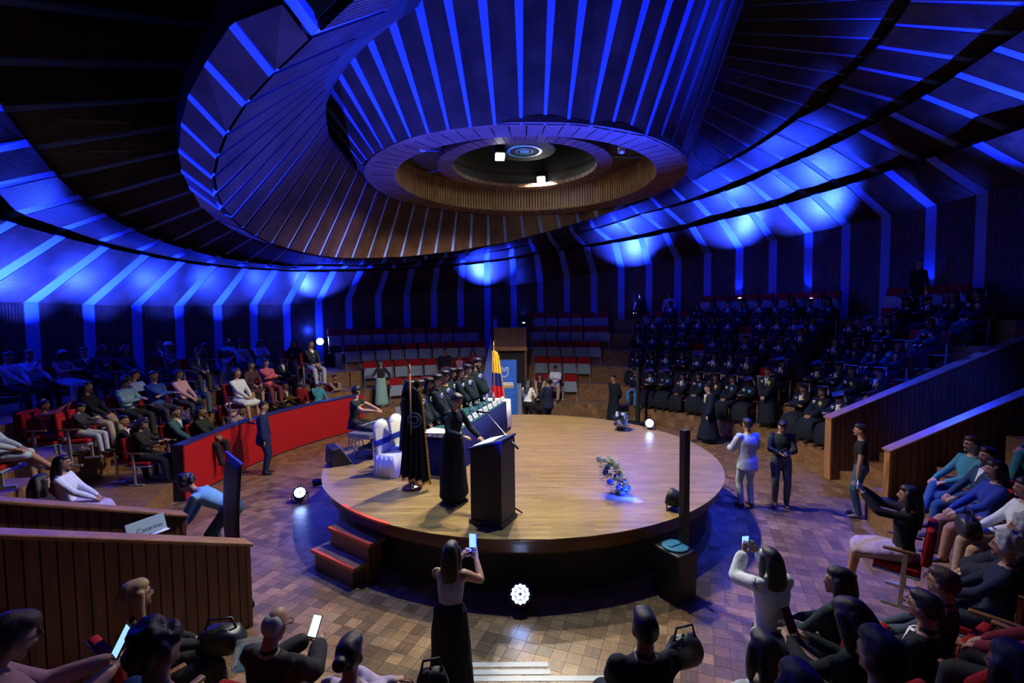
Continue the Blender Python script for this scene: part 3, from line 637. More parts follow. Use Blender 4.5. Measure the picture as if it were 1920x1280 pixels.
class Loft:
    def __init__(s): s.v, s.f, s.l = [], [], []
    def tube(s, pts, rad, lab, side=None, n=12, step=.035):
        pts = [V(p) for p in pts]; rad = [r if isinstance(r, (tuple, list)) else (r, r) for r in rad]
        P, Q = [pts[0]], [rad[0]]; labs = lab if isinstance(lab, (list, tuple)) else [lab]*(len(pts)-1); LB = [labs[0]]
        for i in range(len(pts)-1):
            k = max(1, int((pts[i+1]-pts[i]).length/step))
            for j in range(1, k+1):
                t = j/k; P.append(pts[i].lerp(pts[i+1], t)); Q.append((rad[i][0]+(rad[i+1][0]-rad[i][0])*t, rad[i][1]+(rad[i+1][1]-rad[i][1])*t)); LB.append(labs[i])
        L = len(P); b = len(s.v)
        d0 = (P[1]-P[0]).normalized(); d1 = (P[-1]-P[-2]).normalized()
        # round ends
        ends = [(P[0]-d0*min(Q[0])*.55, .55, 0), None, (P[-1]+d1*min(Q[-1])*.55, .55, -1)]
        rings = [(ends[0][0], (Q[0][0]*.6, Q[0][1]*.6), d0, LB[0])]
        for i in range(L):
            d = (P[min(i+1, L-1)]-P[max(i-1, 0)]).normalized(); rings.append((P[i], Q[i], d, LB[i]))
        rings.append((ends[2][0], (Q[-1][0]*.6, Q[-1][1]*.6), d1, LB[-1]))
        for p, (a, c), d, lb in rings:
            sd = V(side) if side is not None else d.orthogonal()
            sd = sd-d*sd.dot(d)
            if sd.length < 1e-4: sd = d.orthogonal()
            sd.normalize(); up = d.cross(sd)
            if side is None and 'prev' in s.__dict__ and False: pass
            for k in range(n):
                t = 2*math.pi*k/n; s.v.append(p+sd*(a*math.cos(t))+up*(c*math.sin(t))); s.l.append(lb)
        R2 = len(rings)
        for i in range(R2-1):
            for k in range(n):
                k2 = (k+1) % n; s.f.append((b+i*n+k, b+i*n+k2, b+(i+1)*n+k2, b+(i+1)*n+k))
        s.f.append(tuple(b+k for k in range(n))[::-1]); s.f.append(tuple(b+(R2-1)*n+k for k in range(n)))
    def blob(s, mx, radii, lab, n=14, m=10, fn=None):
        b = len(s.v)
        for i in range(m+1):
            th = math.pi*(i+.001)/(m+.002)
            for k in range(n):
                t = 2*math.pi*k/n; d = V((math.sin(th)*math.cos(t), math.sin(th)*math.sin(t), math.cos(th)))
                p = V((d.x*radii[0], d.y*radii[1], d.z*radii[2]))
                if fn: p = fn(d, p)
                s.v.append(mx @ p); s.l.append(lab)
        for i in range(m):
            for k in range(n):
                k2 = (k+1) % n; s.f.append((b+i*n+k, b+(i+1)*n+k, b+(i+1)*n+k2, b+i*n+k2))
        s.f.append(tuple(b+k for k in range(n))); s.f.append(tuple(b+m*n+k for k in range(n))[::-1])
    def remesh(s, name, vox, mats, extra=None, smooth=2, wrinkle=0.):
        me = bpy.data.meshes.new(name); me.from_pydata([tuple(v) for v in s.v], [], s.f); me.update()
        o = bpy.data.objects.new(name, me); WORK.collection.objects.link(o)
        m = o.modifiers.new('r', 'REMESH'); m.mode = 'VOXEL'; m.voxel_size = vox; m.use_smooth_shade = True
        if smooth: q = o.modifiers.new('s', 'SMOOTH'); q.factor = .5; q.iterations = smooth
        WORK.view_layers[0].update(); dg = WORK.view_layers[0].depsgraph; r = bpy.data.meshes.new_from_object(o.evaluated_get(dg))
        bpy.data.objects.remove(o); bpy.data.meshes.remove(me)
        if wrinkle:
            nrm_ = [v.normal.copy() for v in r.vertices]
            for v, n in zip(r.vertices, nrm_):
                k = noise.noise(V((v.co.x*22, v.co.y*22, v.co.z*7)))*wrinkle; v.co = v.co+n*k
        nf = len(r.polygons)
        if len(set(s.l)) == 1: idx = [s.l[0]]*nf
        else:
            kd = kdtree.KDTree(len(s.v))
            for i, v in enumerate(s.v): kd.insert(v, i)
            kd.balance()
            idx = np.array([s.l[kd.find(p.center)[1]] for p in r.polygons])
            em = {}; pa, pb = [], []
            for p in r.polygons:
                for ek in p.edge_keys:
                    j = em.setdefault(ek, p.index)
                    if j != p.index: pa.append(j); pb.append(p.index)
            pa, pb = np.array(pa), np.array(pb)
            for it in range(4):
                cnt = np.zeros((nf, 5)); cnt[np.arange(nf), idx] += 1.2
                np.add.at(cnt, (pa, idx[pb]), 1); np.add.at(cnt, (pb, idx[pa]), 1); new = cnt.argmax(1)
                keep = idx == FET; idx = np.where(keep, idx, new)
            idx = [int(q) for q in idx]
        vs = [v.co.copy() for v in r.vertices]; fs = [list(p.vertices) for p in r.polygons]; bpy.data.meshes.remove(r)
        if extra:
            b = len(vs); vs += extra[0]; fs += [[b+i for i in f] for f in extra[1]]; idx += extra[2]
        me = bpy.data.meshes.new(name); me.from_pydata([tuple(v) for v in vs], [], fs)
        for q in mats: me.materials.append(q)
        me.polygons.foreach_set('material_index', idx); me.polygons.foreach_set('use_smooth', [True]*len(fs)); me.update()
        return me
def ik(a, c, l1, l2, hint):
    d = c-a; L = d.length
    if L > (l1+l2)*.999: c = a+d*((l1+l2)*.999/L); d = c-a; L = d.length
    x = (l1*l1-l2*l2+L*L)/(2*L); h = math.sqrt(max(0, l1*l1-x*x)); u = d/L
    n = V(hint)-u*V(hint).dot(u); n = n.normalized() if n.length > 1e-5 else u.orthogonal()
    return a+u*x+n*h, c
def Rx(a): return Matrix.Rotation(a, 3, 'X')
def Rz(a): return Matrix.Rotation(a, 3, 'Z')
POSE = dict(
 sit_lap=dict(sit=1, LH=(-.06, .30, .68), RH=(.07, .31, .68)),
 sit_fold=dict(sit=1, LH=(.13, .24, .84), RH=(-.13, .27, .86), le=(-1, .3, -.8), re=(1, .3, -.8)),
 sit_phone=dict(sit=1, LH=(-.06, .34, .86), RH=(.07, .33, .86), hp=-.45),
 sit_chin=dict(sit=1, LH=(-.10, .30, .69), RH=(.09, .20, 1.06), hy=.2),
 sit_photo=dict(sit=1, LH=(-.07, .36, 1.20), RH=(.09, .36, 1.20)),
 sit_lean=dict(sit=1, lean=.22, LH=(-.10, .42, .68), RH=(.10, .42, .68)),
 sit_cross=dict(sit=1, LH=(-.08, .30, .70), RH=(.10, .32, .70), LF=(-.08, .45, .09), RF=(-.16, .62, .32), rk=(.3, .2, 1)),
 sit_turn=dict(sit=1, LH=(-.12, .30, .70), RH=(.06, .32, .70), hy=.7),
 stand=dict(LH=(-.25, .05, .80), RH=(.25, .05, .80)),
 stand_front=dict(LH=(-.03, .24, .90), RH=(.04, .25, .88), hp=-.1),
 stand_back=dict(LH=(-.03, -.17, .92), RH=(.05, -.19, .90)),
 stand_photo=dict(LH=(-.08, .33, 1.50), RH=(.10, .33, 1.50), LF=(-.11, .02, .08)),
 stand_phone=dict(lean=.10, LH=(.02, .42, 1.36), RH=(.20, .40, 1.36), hp=-.05),
 stand_text=dict(LH=(-.07, .32, 1.12), RH=(.08, .32, 1.12), hp=-.5),
 walk=dict(lean=.05, LH=(-.27, .18, .86), RH=(.26, -.16, .84), LF=(-.09, -.30, .16), RF=(.09, .28, .08)),
 dj=dict(lean=.12, LH=(-.10, .46, .98), RH=(.16, .46, .98), hp=-.15, hy=.5),
 podium=dict(lean=.06, LH=(-.17, .38, 1.04), RH=(.20, .40, 1.12), hp=-.35),
 bend=dict(lean=1.05, py=-.22, pz=.84, LH=(-.2, .45, .55), RH=(.2, .45, .55), hp=-.2),
 sit_dj=dict(sit=1, lean=.08, LH=(-.02, .50, .86), RH=(.20, .50, .86), hy=.55, le=(-1,-.2,-.4)),
 arms_fwd=dict(LH=(-.16, .30, 1.08), RH=(.14, .32, 1.10), hy=.1),
 hip=dict(LH=(-.26, .08, .95), RH=(.40, .35, 1.18), le=(-1, -.4, 0), hy=-.5),
)
_proto = {}
def skeleton(pose, sex):
    p = dict(POSE[pose]); f = sex == 'f'; s = {}
    sit = p.get('sit'); ln = p.get('lean', -.14 if sit else 0.)
    P = V((0, p.get('py', -.02), .57 if sit else p.get('pz', .92))); T = Rx(-ln)
    sh = .158 if f else .178
    s.update(P=P, T=T, N=P+T @ V((0, 0, .51)), sh=sh, f=f, sit=sit)
    for sd, k in ((-1, 'L'), (1, 'R')):
        S = P+T @ V((sd*sh, 0, .455)); H = V(p[k+'H'])
        hint = p.get('le' if sd < 0 else 're', (sd*.7, -.35, -1.))
        E, W = ik(S, H, .285, .25, hint)
        s[k+'S'], s[k+'E'], s[k+'W'] = S, E, W
        hp_ = P+V((sd*.088, 0, -.02)); F = V(p.get(k+'F', (sd*.12, .46, .09) if sit else (sd*.10, 0, .08)))
        kh = p.get('lk' if sd < 0 else 'rk', (sd*.12, .3, 1.) if sit else (sd*.1, 1, .1))
        K, A = ik(hp_, F, .43, .41, kh); s[k+'h'], s[k+'K'], s[k+'A'] = hp_, K, A
    hm = Rz(p.get('hy', 0)) @ Rx(p.get('hp', 0)) if not (ln > .8) else Rx(-.6)
    hc = s['N']+T @ V((0, .0, .04))+hm @ V((0, .025, .125))
    s['HM'] = Matrix.Translation(hc) @ hm.to_4x4()
    s['CM'] = Matrix.Translation(P+T @ V((0, 0, .36))) @ T.to_4x4()
    return s
def head_fn(f):
    def fn(d, p):
        q = p.copy()
        if d.z < 0: k = 1-.34*(-d.z)**1.4; q.x *= k; q.y *= (1-.16*(-d.z)**2) if d.y > 0 else (1-.45*(-d.z)**1.2)
        if d.y > .6 and abs(d.x) < .5: q.y *= .97
        return q
    return fn
def hand_extra(W, E, sd, fwd, curl):
    """five separate fingers, each a short bent chain rooted in the palm, and a thumb off the side of the palm"""
    d = (W-E).normalized(); u = V((sd, 0, 0)); u = u-d*u.dot(d)
    u = u.normalized() if u.length > .2 else d.orthogonal().normalized()
    nrm = d.cross(u)*sd
    if nrm.z > .3: nrm = -nrm
    mb = MB(); base = W+d*.085
    for i, (off, L) in enumerate(((-.028, .068), (-.010, .078), (.009, .075), (.027, .058))):
        p = base-u*(-off)-d*.012; pts = [p]; dd = d.copy()
        for sgm, ang in enumerate((.25, .45, .4)):
            a = ang*curl; dd = (dd*math.cos(a)+nrm*math.sin(a)).normalized(); p = p+dd*(L*(.45, .32, .23)[sgm]); pts.append(p)
        mb.tube(pts, [.0088, .0085, .0075, .006], 6)
    th = W+d*.03-u*.030; dd = (d*.75-u*.75+nrm*.25).normalized(); p1 = th+dd*.038; p2 = p1+(d*.85-u*.2+nrm*.4).normalized()*.03
    mb.tube([th, p1, p2], [.012, .010, .0075], 6)
    return mb
def body(pose, sex='m', sleeve='long', legs='long', bare_top=False):
    key = (pose, sex, sleeve, legs, bare_top)
    if key in _proto: return _proto[key]
    s = skeleton(pose, sex); f = s['f']; L = Loft(); P, T, N = s['P'], s['T'], s['N']; X = T @ V((1, 0, 0))
    prof = [(-.11, .115, .095, 0), (-.04, .168, .118, -.008), (.04, .165 if f else .158, .115, -.006), (.14, .125 if f else .145, .098, .004), (.24, .138 if f else .158, .108, .010), (.33, .148 if f else .170, .122 if f else .118, .016 if f else .010), (.41, .150 if f else .172, .100, .004), (.455, .125 if f else .140, .084, -.004), (.49, .086, .072, -.002)]
    pts = [P+T @ V((0, y, z)) for z, a, b, y in prof]
    L.tube(pts, [(a, b) for z, a, b, y in prof], [BOT, BOT]+[TOP]*6, X, 18)
    L.tube([N-T @ V((0, .004, .04)), N+T @ V((0, .012, .03)), s['HM'] @ V((0, -.015, -.05))], [.060, .054 if not f else .047, .052], SKN, X, 12)
    HM = s['HM']
    L.blob(HM, (.074, .095, .116), SKN, 20, 14, head_fn(f))
    L.tube([HM @ V((0, .086, .022)), HM @ V((0, .100, -.008)), HM @ V((0, .106, -.024))], [.010, .013, .016], SKN, None, 8, .015)
    L.blob(HM @ Matrix.Translation((0, .078, -.088)), (.03, .02, .02), SKN, 8, 6)
    for sd in (-1, 1):
        L.blob(HM @ Matrix.Translation((sd*.075, -.004, -.012)), (.012, .022, .034), SKN, 8, 6)
        L.blob(HM @ Matrix.Translation((sd*.031, .087, .020)), (.016, .010, .007), FET, 8, 5)
    L.blob(HM @ Matrix.Translation((0, .094, -.056)), (.024, .008, .007), FET, 8, 5)
    ex = MB()
    for sd, k in ((-1, 'L'), (1, 'R')):
        S, E, W = s[k+'S'], s[k+'E'], s[k+'W']; d = (W-E).normalized()
        a = TOP if not bare_top and sleeve in ('long', 'short') else SKN; b = TOP if sleeve == 'long' else SKN
        c1 = S.lerp(E, .55); fat = .008 if b == TOP else 0
        L.tube([S+T @ V((-sd*.03, 0, .0)), S, c1, E], [.060, .060, .050, .043+fat], [a, a, a if sleeve == 'long' else SKN], None, 12)
        L.tube([E, E.lerp(W, .4), W], [.044+fat, .042+fat, .029+fat], b, None, 12)
        u = V((sd, 0, 0)); u = u-d*u.dot(d); u = u.normalized() if u.length > .2 else d.orthogonal()
        L.tube([W-d*.01, W+d*.03, W+d*.08], [(.026, .020), (.040, .017), (.040, .014)], SKN, u, 12, .02)
        h = hand_extra(W, E, sd, 1, 1.0); ex.add(h.v, h.f, SKN)
        hp_, K, A = s[k+'h'], s[k+'K'], s[k+'A']; lb = BOT; lc = BOT if legs == 'long' else SKN
        L.tube([hp_+V((0, 0, .03)), hp_.lerp(K, .35), K], [.096 if f else .094, .090, .066], [lb, lb if legs != 'short' else lc], None, 14)
        L.tube([K, K.lerp(A, .32), K.lerp(A, .75), A+V((0, 0, .0))], [.066 if lc == BOT else .055, .066 if lc == BOT else .054, .056 if lc == BOT else .042, .052 if lc == BOT else .038], lc, None, 12)
        fz = A.z-.055; L.tube([A+V((0, -.05, -.03)), A+V((0, .03, -.03)), A+V((sd*.015, .13, -.05)), A+V((sd*.02, .17, -.055))], [(.034, .038), (.040, .036), (.042, .024), (.032, .016)], SHO, V((1, 0, 0)), 10, .03)
    me = L.remesh('person', .0155, [SKIN[0], M['gown'], M['gown'], SHOE, FEAT], (ex.v, [list(q) for q in ex.f], ex.m), 2)
    _proto[key] = (me, s); return _proto[key]
_garm = {}
def garment(pose, sex, kind):
    """gown / coat / jacket / skirt / dress shaped round the same skeleton"""
    key = (pose, sex, kind)
    if key in _garm: return _garm[key]
    s = skeleton(pose, sex); f = s['f']; L = Loft(); P, T, N = s['P'], s['T'], s['N']; X = T @ V((1, 0, 0)); sit = s['sit']
    top = kind in ('gown', 'coat', 'jacket'); wide = .035 if kind in ('gown', 'coat') else .016
    if top:
        prof = [(-.06, .172, .125), (.04, .165, .122), (.14, .150, .112), (.24, .162, .120), (.33, .176, .130), (.41, .178, .110), (.46, .130, .080)]
        L.tube([P+T @ V((0, 0, z)) for z, a, b in prof], [(a+wide*.6-(.012 if f else 0), b+wide*.5) for z, a, b in prof], 0, X, 18)
        for sd, k in ((-1, 'L'), (1, 'R')):
            S, E, W = s[k+'S'], s[k+'E'], s[k+'W']; w2 = wide
            L.tube([S+T @ V((-sd*.03, 0, 0)), S, S.lerp(E, .6), E], [.064+w2*.4, .066+w2*.4, .058+w2*.7, .055+w2], 0, None, 12)
            L.tube([E, E.lerp(W, .5), E.lerp(W, .93)], [.055+w2, .052+w2*1.2, .042+w2*1.5], 0, None, 12)
    if not sit:
        hem = {'gown': .16, 'coat': .48, 'jacket': .76, 'skirt': .42, 'longskirt': .12, 'dress': .45}[kind]
        top_z = P.z+.10 if not top else P.z+.02
        fl = {'gown': .27, 'coat': .24, 'jacket': .205, 'skirt': .22, 'longskirt': .25, 'dress': .24}[kind]
        mid = (s['LA']+s['RA'])/2; K = (s['LK']+s['RK'])/2
        sp = abs(s['LA'].y-s['RA'].y)/2
        c0 = P+V((0, -.005, 0)); pts, rad = [], []
        for t in (0, .25, .5, .75, 1):
            z = top_z+(hem-top_z)*t; q = max(0, min(1, (P.z-z)/max(.01, P.z-.08)))
            x0 = c0.x*(1-q)+mid.x*q; y0 = c0.y*(1-q)+mid.y*q
            pts.append(V((x0, y0, z))); rad.append((.182+(fl-.182)*t**.9, .138+(fl*.80-.138)*t**.9+sp*q*.35))
        L.tube(pts, rad, 0, V((1, 0, 0)), 20)
    else:
        ks = (s['LK']+s['RK'])/2; am = (s['LA']+s['RA'])/2; half = abs(s['LK'].x-s['RK'].x)/2
        if kind in ('gown', 'coat', 'skirt', 'longskirt', 'dress'):
            L.tube([P+V((0, -.06, .0)), P.lerp(ks, .5)+V((0, 0, .02)), ks+V((0, .02, .02))], [(.19, .115), (half+.11, .095), (half+.095, .078)], 0, V((1, 0, 0)), 18)
            if kind in ('gown', 'longskirt', 'coat'):
                e = .9 if kind != 'coat' else .55
                L.tube([ks+V((0, .02, 0)), ks.lerp(am, .45)+V((0, .03, 0)), ks.lerp(am, e)], [(half+.095, .08), (half+.12, .085), (half+.13, .09)], 0, V((1, 0, 0)), 18)
        else:
            L.tube([P+V((0, -.05, .06)), P+V((0, -.02, -.02)), P+V((0, .08, -.02))], [(.178, .128), (.185, .125), (.18, .10)], 0, V((1, 0, 0)), 16)
    me = L.remesh(kind, .02, [M['gown']], None, 2, .010 if kind in ('gown', 'longskirt', 'skirt', 'coat') else .004)
    _garm[key] = me; return me
# ---- hair, hats, small things worn: built once in head space, shared
_wear = {}
def hair(style):
    if style in _wear: return _wear[style]
    L = Loft(); I = Matrix.Identity(4); Tn = Matrix.Translation
    if style == 'bald': L.blob(Tn((0, -.035, .005)), (.078, .072, .075), 0, 16, 10)
    elif style == 'curly':
        for i in range(46):
            a = R_.uniform(0, 6.28); z = R_.uniform(-.35, 1); r = math.sqrt(1-z*z); p = V((r*math.cos(a)*.085, r*math.sin(a)*.09-.02, z*.11+.03))
            if p.y > .05 and p.z < .075: continue
            L.blob(Tn(p), (.034, .034, .032), 0, 8, 6)
        L.blob(Tn((0, -.02, .035)), (.085, .092, .1), 0, 14, 10)
    else:
        L.blob(Tn((0, -.020, .024)), (.081, .093, .100), 0, 18, 12)
        if style == 'short': L.blob(Tn((0, .018, .078)), (.070, .076, .048), 0, 14, 8)
        if style in ('long', 'wavy', 'bob', 'tail', 'bun'):
            L.blob(Tn((0, .010, .070)), (.074, .080, .055), 0, 14, 8)
        if style in ('long', 'wavy'):
            e = -.36 if style == 'long' else -.28; wd = .10 if style == 'long' else .125
            L.tube([V((0, -.055, .03)), V((0, -.085, -.08)), V((0, -.10, -.20)), V((0, -.095, e))], [(.088, .06), (wd, .052), (wd, .042), (wd*.7, .02)], 0, V((1, 0, 0)), 14)
            for sd in (-1, 1): L.tube([V((sd*.075, .005, .04)), V((sd*.086, .0, -.06)), V((sd*.092, .01, -.17))], [(.025, .04), (.028, .042), (.018, .03)], 0, V((1, 0, 0)), 10)
        if style == 'bob':
            L.tube([V((0, -.05, .03)), V((0, -.07, -.06)), V((0, -.07, -.13))], [(.09, .06), (.10, .055), (.085, .04)], 0, V((1, 0, 0)), 14)
            for sd in (-1, 1): L.tube([V((sd*.076, .01, .04)), V((sd*.084, .01, -.10))], [(.024, .045), (.020, .04)], 0, V((1, 0, 0)), 10)
        if style == 'tail': L.tube([V((0, -.10, .06)), V((0, -.15, -.0)), V((0, -.14, -.22)), V((0, -.13, -.36))], [.03, .042, .045, .015], 0, None, 10)
        if style == 'bun': L.blob(Tn((0, -.13, .03)), (.048, .045, .045), 0, 12, 8)
    me = L.remesh('hair', .0125, [HAIRM['black']], None, 1, .006 if style != 'curly' else .012); _wear[style] = me; return me
def wear(kind):
    if kind in _wear: return _wear[kind]
    mb = MB()
    if kind == 'cap':
        mb.lathe([(.088, .02), (.093, .06), (.085, .115), (.04, .122)], 18); mb.box((0, -.01, .127), (.245, .245, .010), 0, Rz(.785)); mb.ball((0, -.01, .135), .012, 0, 8, 4)
        me = mb.mesh('cap', [M['black']])
    elif kind == 'bonnet':
        mb.lathe([(.086, .062), (.090, .075), (.112, .092), (.116, .110), (.095, .134), (.04, .142)], 20); me = mb.mesh('doctoral_bonnet', [M['blacksatin']], True)
    elif kind == 'tassel':
        mb.tube([(0, -.01, .134), (-.165, .0, .133), (-.168, .0, .06)], .004, 5); mb.tube([(-.168, 0, .06), (-.168, 0, .05), (-.168, 0, -.06)], [.008, .012, .014], 8); me = mb.mesh('tassel', [M['tassel']])
    elif kind == 'rosette':
        for i in range(10):
            a = .628*i; mb.ball((.036*math.cos(a), .0, .036*math.sin(a)), (.018, .010, .018), 0, 7, 4)
        mb.ball((0, .006, 0), (.030, .012, .030), 0, 10, 5); mb.box((-.012, .0, -.075), (.016, .004, .07), 0, Matrix.Rotation(.2, 3, 'Y')); mb.box((.012, .0, -.075), (.016, .004, .07), 0, Matrix.Rotation(-.2, 3, 'Y')); me = mb.mesh('rosette', [M['rosette']])
    elif kind == 'badge': # white shield badge with a dark owl face
        mb.lathe([(.034, 0), (.034, .008)], 14, (0, 0, 0), 0, Matrix.Rotation(-math.pi/2, 3, 'X')); mb.box((0, .004, .026), (.068, .008, .03), 0); mb.ball((0, .010, -.006), (.016, .004, .018), 1, 8, 4); me = mb.mesh('badge', [M['badge'], M['navy']])
    elif kind == 'stole':
        for sd in (-1, 1): mb.tube([(sd*.062, -.02, .14), (sd*.075, .110, .02), (sd*.070, .128, -.10), (sd*.062, .130, -.24)], [(.008, .026)]*4, 8)
        me = mb.mesh('stole', [M['sash']])
    elif kind == 'shirt':
        vs = [(-.050, .085, .118), (.050, .085, .118), (0.0, .140, -.08), (0, .112, .09), (-.05, .05, .118), (.05, .05, .118), (0, .09, -.08)]
        mb.add(vs, [(0, 2, 3), (3, 2, 1), (0, 3, 1, 5, 4), (0, 4, 6, 2), (1, 2, 6, 5)]); mb.tube([(-.05, .05, .125), (-.02, .088, .112), (0, .1, .1), (.02, .088, .112), (.05, .05, .125)], .012, 6); me = mb.mesh('shirt_front', [M['paper']])
    elif kind == 'tie':
        mb.tube([(0, .104, .104), (0, .128, .03), (0, .146, -.07)], [(.012, .016), (.008, .018), (.006, .024)], 6); me = mb.mesh('tie', [M['navy']])
    elif kind == 'glasses':
        for sd in (-1, 1):
            pts = [V((sd*.033+.025*math.cos(t*.785), .106, .020+.018*math.sin(t*.785))) for t in range(9)]; mb.tube(pts, .0028, 5, 0, False)
            mb.tube([(sd*.058, .104, .022), (sd*.080, .06, .022), (sd*.082, -.01, .016)], .0028, 5)
        mb.tube([(-.010, .108, .022), (.010, .108, .022)], .003, 5); me = mb.mesh('glasses', [M['black']])
    elif kind == 'hat':
        mb.lathe([(.150, .075), (.155, .082), (.10, .088), (.095, .15), (.06, .165)], 22); me = mb.mesh('white_hat', [M['paper']], True)
    elif kind == 'ballcap':
        mb.lathe([(.092, .04), (.094, .07), (.075, .125), (.03, .14)], 18); mb.box((0, .125, .045), (.14, .10, .010), 0, Rx(-.15), .004); me = mb.mesh('peaked_cap', [M['black']], True)
    elif kind == 'beard':
        mb.ball((0, .058, -.092), (.052, .045, .045), 0, 12, 7); mb.ball((-.045, .04, -.05), (.020, .03, .045), 0, 8, 5); mb.ball((.045, .04, -.05), (.020, .03, .045), 0, 8, 5); me = mb.mesh('beard', [HAIRM['black']], True)
    elif kind == 'bow':
        mb.ball((-.03, -.02, .14), (.035, .02, .022), 0, 8, 5); mb.ball((.03, -.02, .14), (.035, .02, .022), 0, 8, 5); mb.ball((0, -.02, .14), .012, 0, 6, 4); me = mb.mesh('hair_bow', [mat('pink_bow', (.6, .18, .55), .6)], True)
    elif kind == 'headphones':
        mb.tube([V((.098*math.cos(t), -.01, .02+.125*math.sin(t))) for t in [i*math.pi/10 for i in range(11)]], .010, 6)
        for sd in (-1, 1): mb.lathe([(.036, -.014), (.040, 0), (.036, .014)], 12, (sd*.094, -.005, 0), 0, Matrix.Rotation(math.pi/2, 3, 'Y'))
        me = mb.mesh('headphones', [M['black']], True)
    elif kind == 'mask':
        mb.ball((0, .076, -.045), (.058, .042, .042), 0, 12, 7); me = mb.mesh('face_mask', [mat('mask_blue', (.25, .35, .6), .7)], True)
    _wear[kind] = me; return me
def setmat(o, i, m):
    o.material_slots[i].link = 'OBJECT'; o.material_slots[i].material = m
npeople = 0
def person(pose, loc, rz, label, sex='m', top=(.02, .02, .03), bottom=(.015, .015, .02), skin=0, hstyle='short', hcol='black', sleeve='long', legs='long', garm=None, gcol=None, extras=(), scale=1., group=None, bare=False, shoe=None):
    global npeople
    me, s = body(pose, sex, sleeve, legs, bare); npeople += 1
    o = obj('person', me, None, loc, (0, 0, rz)); o.scale = (scale,)*3
    setmat(o, 0, SKIN[skin]); setmat(o, 1, cl(top) if isinstance(top, tuple) else top); setmat(o, 2, cl(bottom) if isinstance(bottom, tuple) else bottom)
    if shoe: setmat(o, 3, cl(shoe))
    tag(o, label, 'person', group)
    if hstyle:
        h = obj('hair', hair(hstyle), o, mx=s['HM']); setmat(h, 0, HAIRM[hcol])
    if garm:
        for g, c in ((garm, gcol),) if isinstance(garm, str) else garm:
            q = obj(g if g not in ('longskirt',) else 'skirt', garment(pose, sex, g), o)
            setmat(q, 0, c if not isinstance(c, tuple) else cl(c))
    for e in extras:
        k, m = (e, None) if isinstance(e, str) else e
        mw = wear(k)
        if k in ('cap', 'bonnet', 'tassel', 'glasses', 'hat', 'ballcap', 'beard', 'bow', 'headphones', 'mask'): mx = s['HM']
        else:
            off = .022 if garm else 0
            p = {'rosette': (-.095, .140+off, .02), 'badge': (.085, .138+off, .03)}.get(k, (0, off if k != 'shirt' else off-.002, 0)); mx = s['CM'] @ Matrix.Translation(p)
        if k == 'badge' and 'bonnet' in extras: mx = mx @ Matrix.Scale(1.35, 4)
        q = obj(mw.name.split('.')[0], mw, o, mx=mx)
        if m: setmat(q, 0, m if not isinstance(m, tuple) else cl(m))
    return o
# ================================================================== SEATS
def seat_parts():
    P = {}
    mb = MB(); mb.box((0, -.255, .735), (.47, .075, .43), 0, Rx(.12), .025); P['backrest'] = mb.mesh('backrest', [M['redpad']], True)
    mb = MB(); mb.box((0, -.300, .72), (.46, .012, .44), 0, Rx(.12), .004); P['back_shell'] = mb.mesh('back_shell', [M['black']])
    mb = MB(); mb.box((0, -.165, .50), (.455, .07, .38), 0, Rx(-.05), .022); P['cushion_up'] = mb.mesh('seat_cushion', [M['redpad']], True)
    mb = MB(); mb.box((0, -.112, .495), (.475, .022, .40), 0, Rx(-.05), .010); mb.box((0, -.098, .655), (.08, .006, .026), 1); P['under_up'] = mb.mesh('underside_panel', [M['greypan'], M['paper']])
    mb = MB(); mb.box((0, .01, .425), (.455, .42, .075), 0, Rx(.03), .025); P['cushion_dn'] = mb.mesh('seat_cushion', [M['redpad']], True)
    mb = MB(); mb.box((0, .015, .372), (.475, .43, .026), 0, Rx(.03), .010); P['under_dn'] = mb.mesh('underside_panel', [M['greypan']])
    mb = MB(); mb.box((0, 0, .32), (.026, .045, .64), 0, Rx(.06), .006); mb.box((0, .04, .018), (.045, .30, .036), 0, None, .008); P['leg'] = mb.mesh('leg', [M['steel']])
    mb = MB(); mb.box((0, -.03, .655), (.05, .33, .03), 0, None, .010); P['armrest'] = mb.mesh('armrest', [M['board']], True)
    return P
SP = seat_parts()
def seat(loc, rz, label, up=False, group=None, both=True):
    r = empty('auditorium_seat', loc, rz); tag(r, label, 'seat', group)
    obj('backrest', SP['backrest'], r); obj('back_shell', SP['back_shell'], r)
    c = obj('seat_cushion', SP['cushion_up' if up else 'cushion_dn'], r); obj('underside_panel', SP['under_up' if up else 'under_dn'], c)
    for sd in (-1, 1):
        if sd > 0 and not both: continue
        obj('leg', SP['leg'], r, (sd*.262, -.05, 0)); obj('armrest', SP['armrest'], r, (sd*.262, 0, 0))
    return r
def face_c(p): return facing(p, (0, 0, 0))

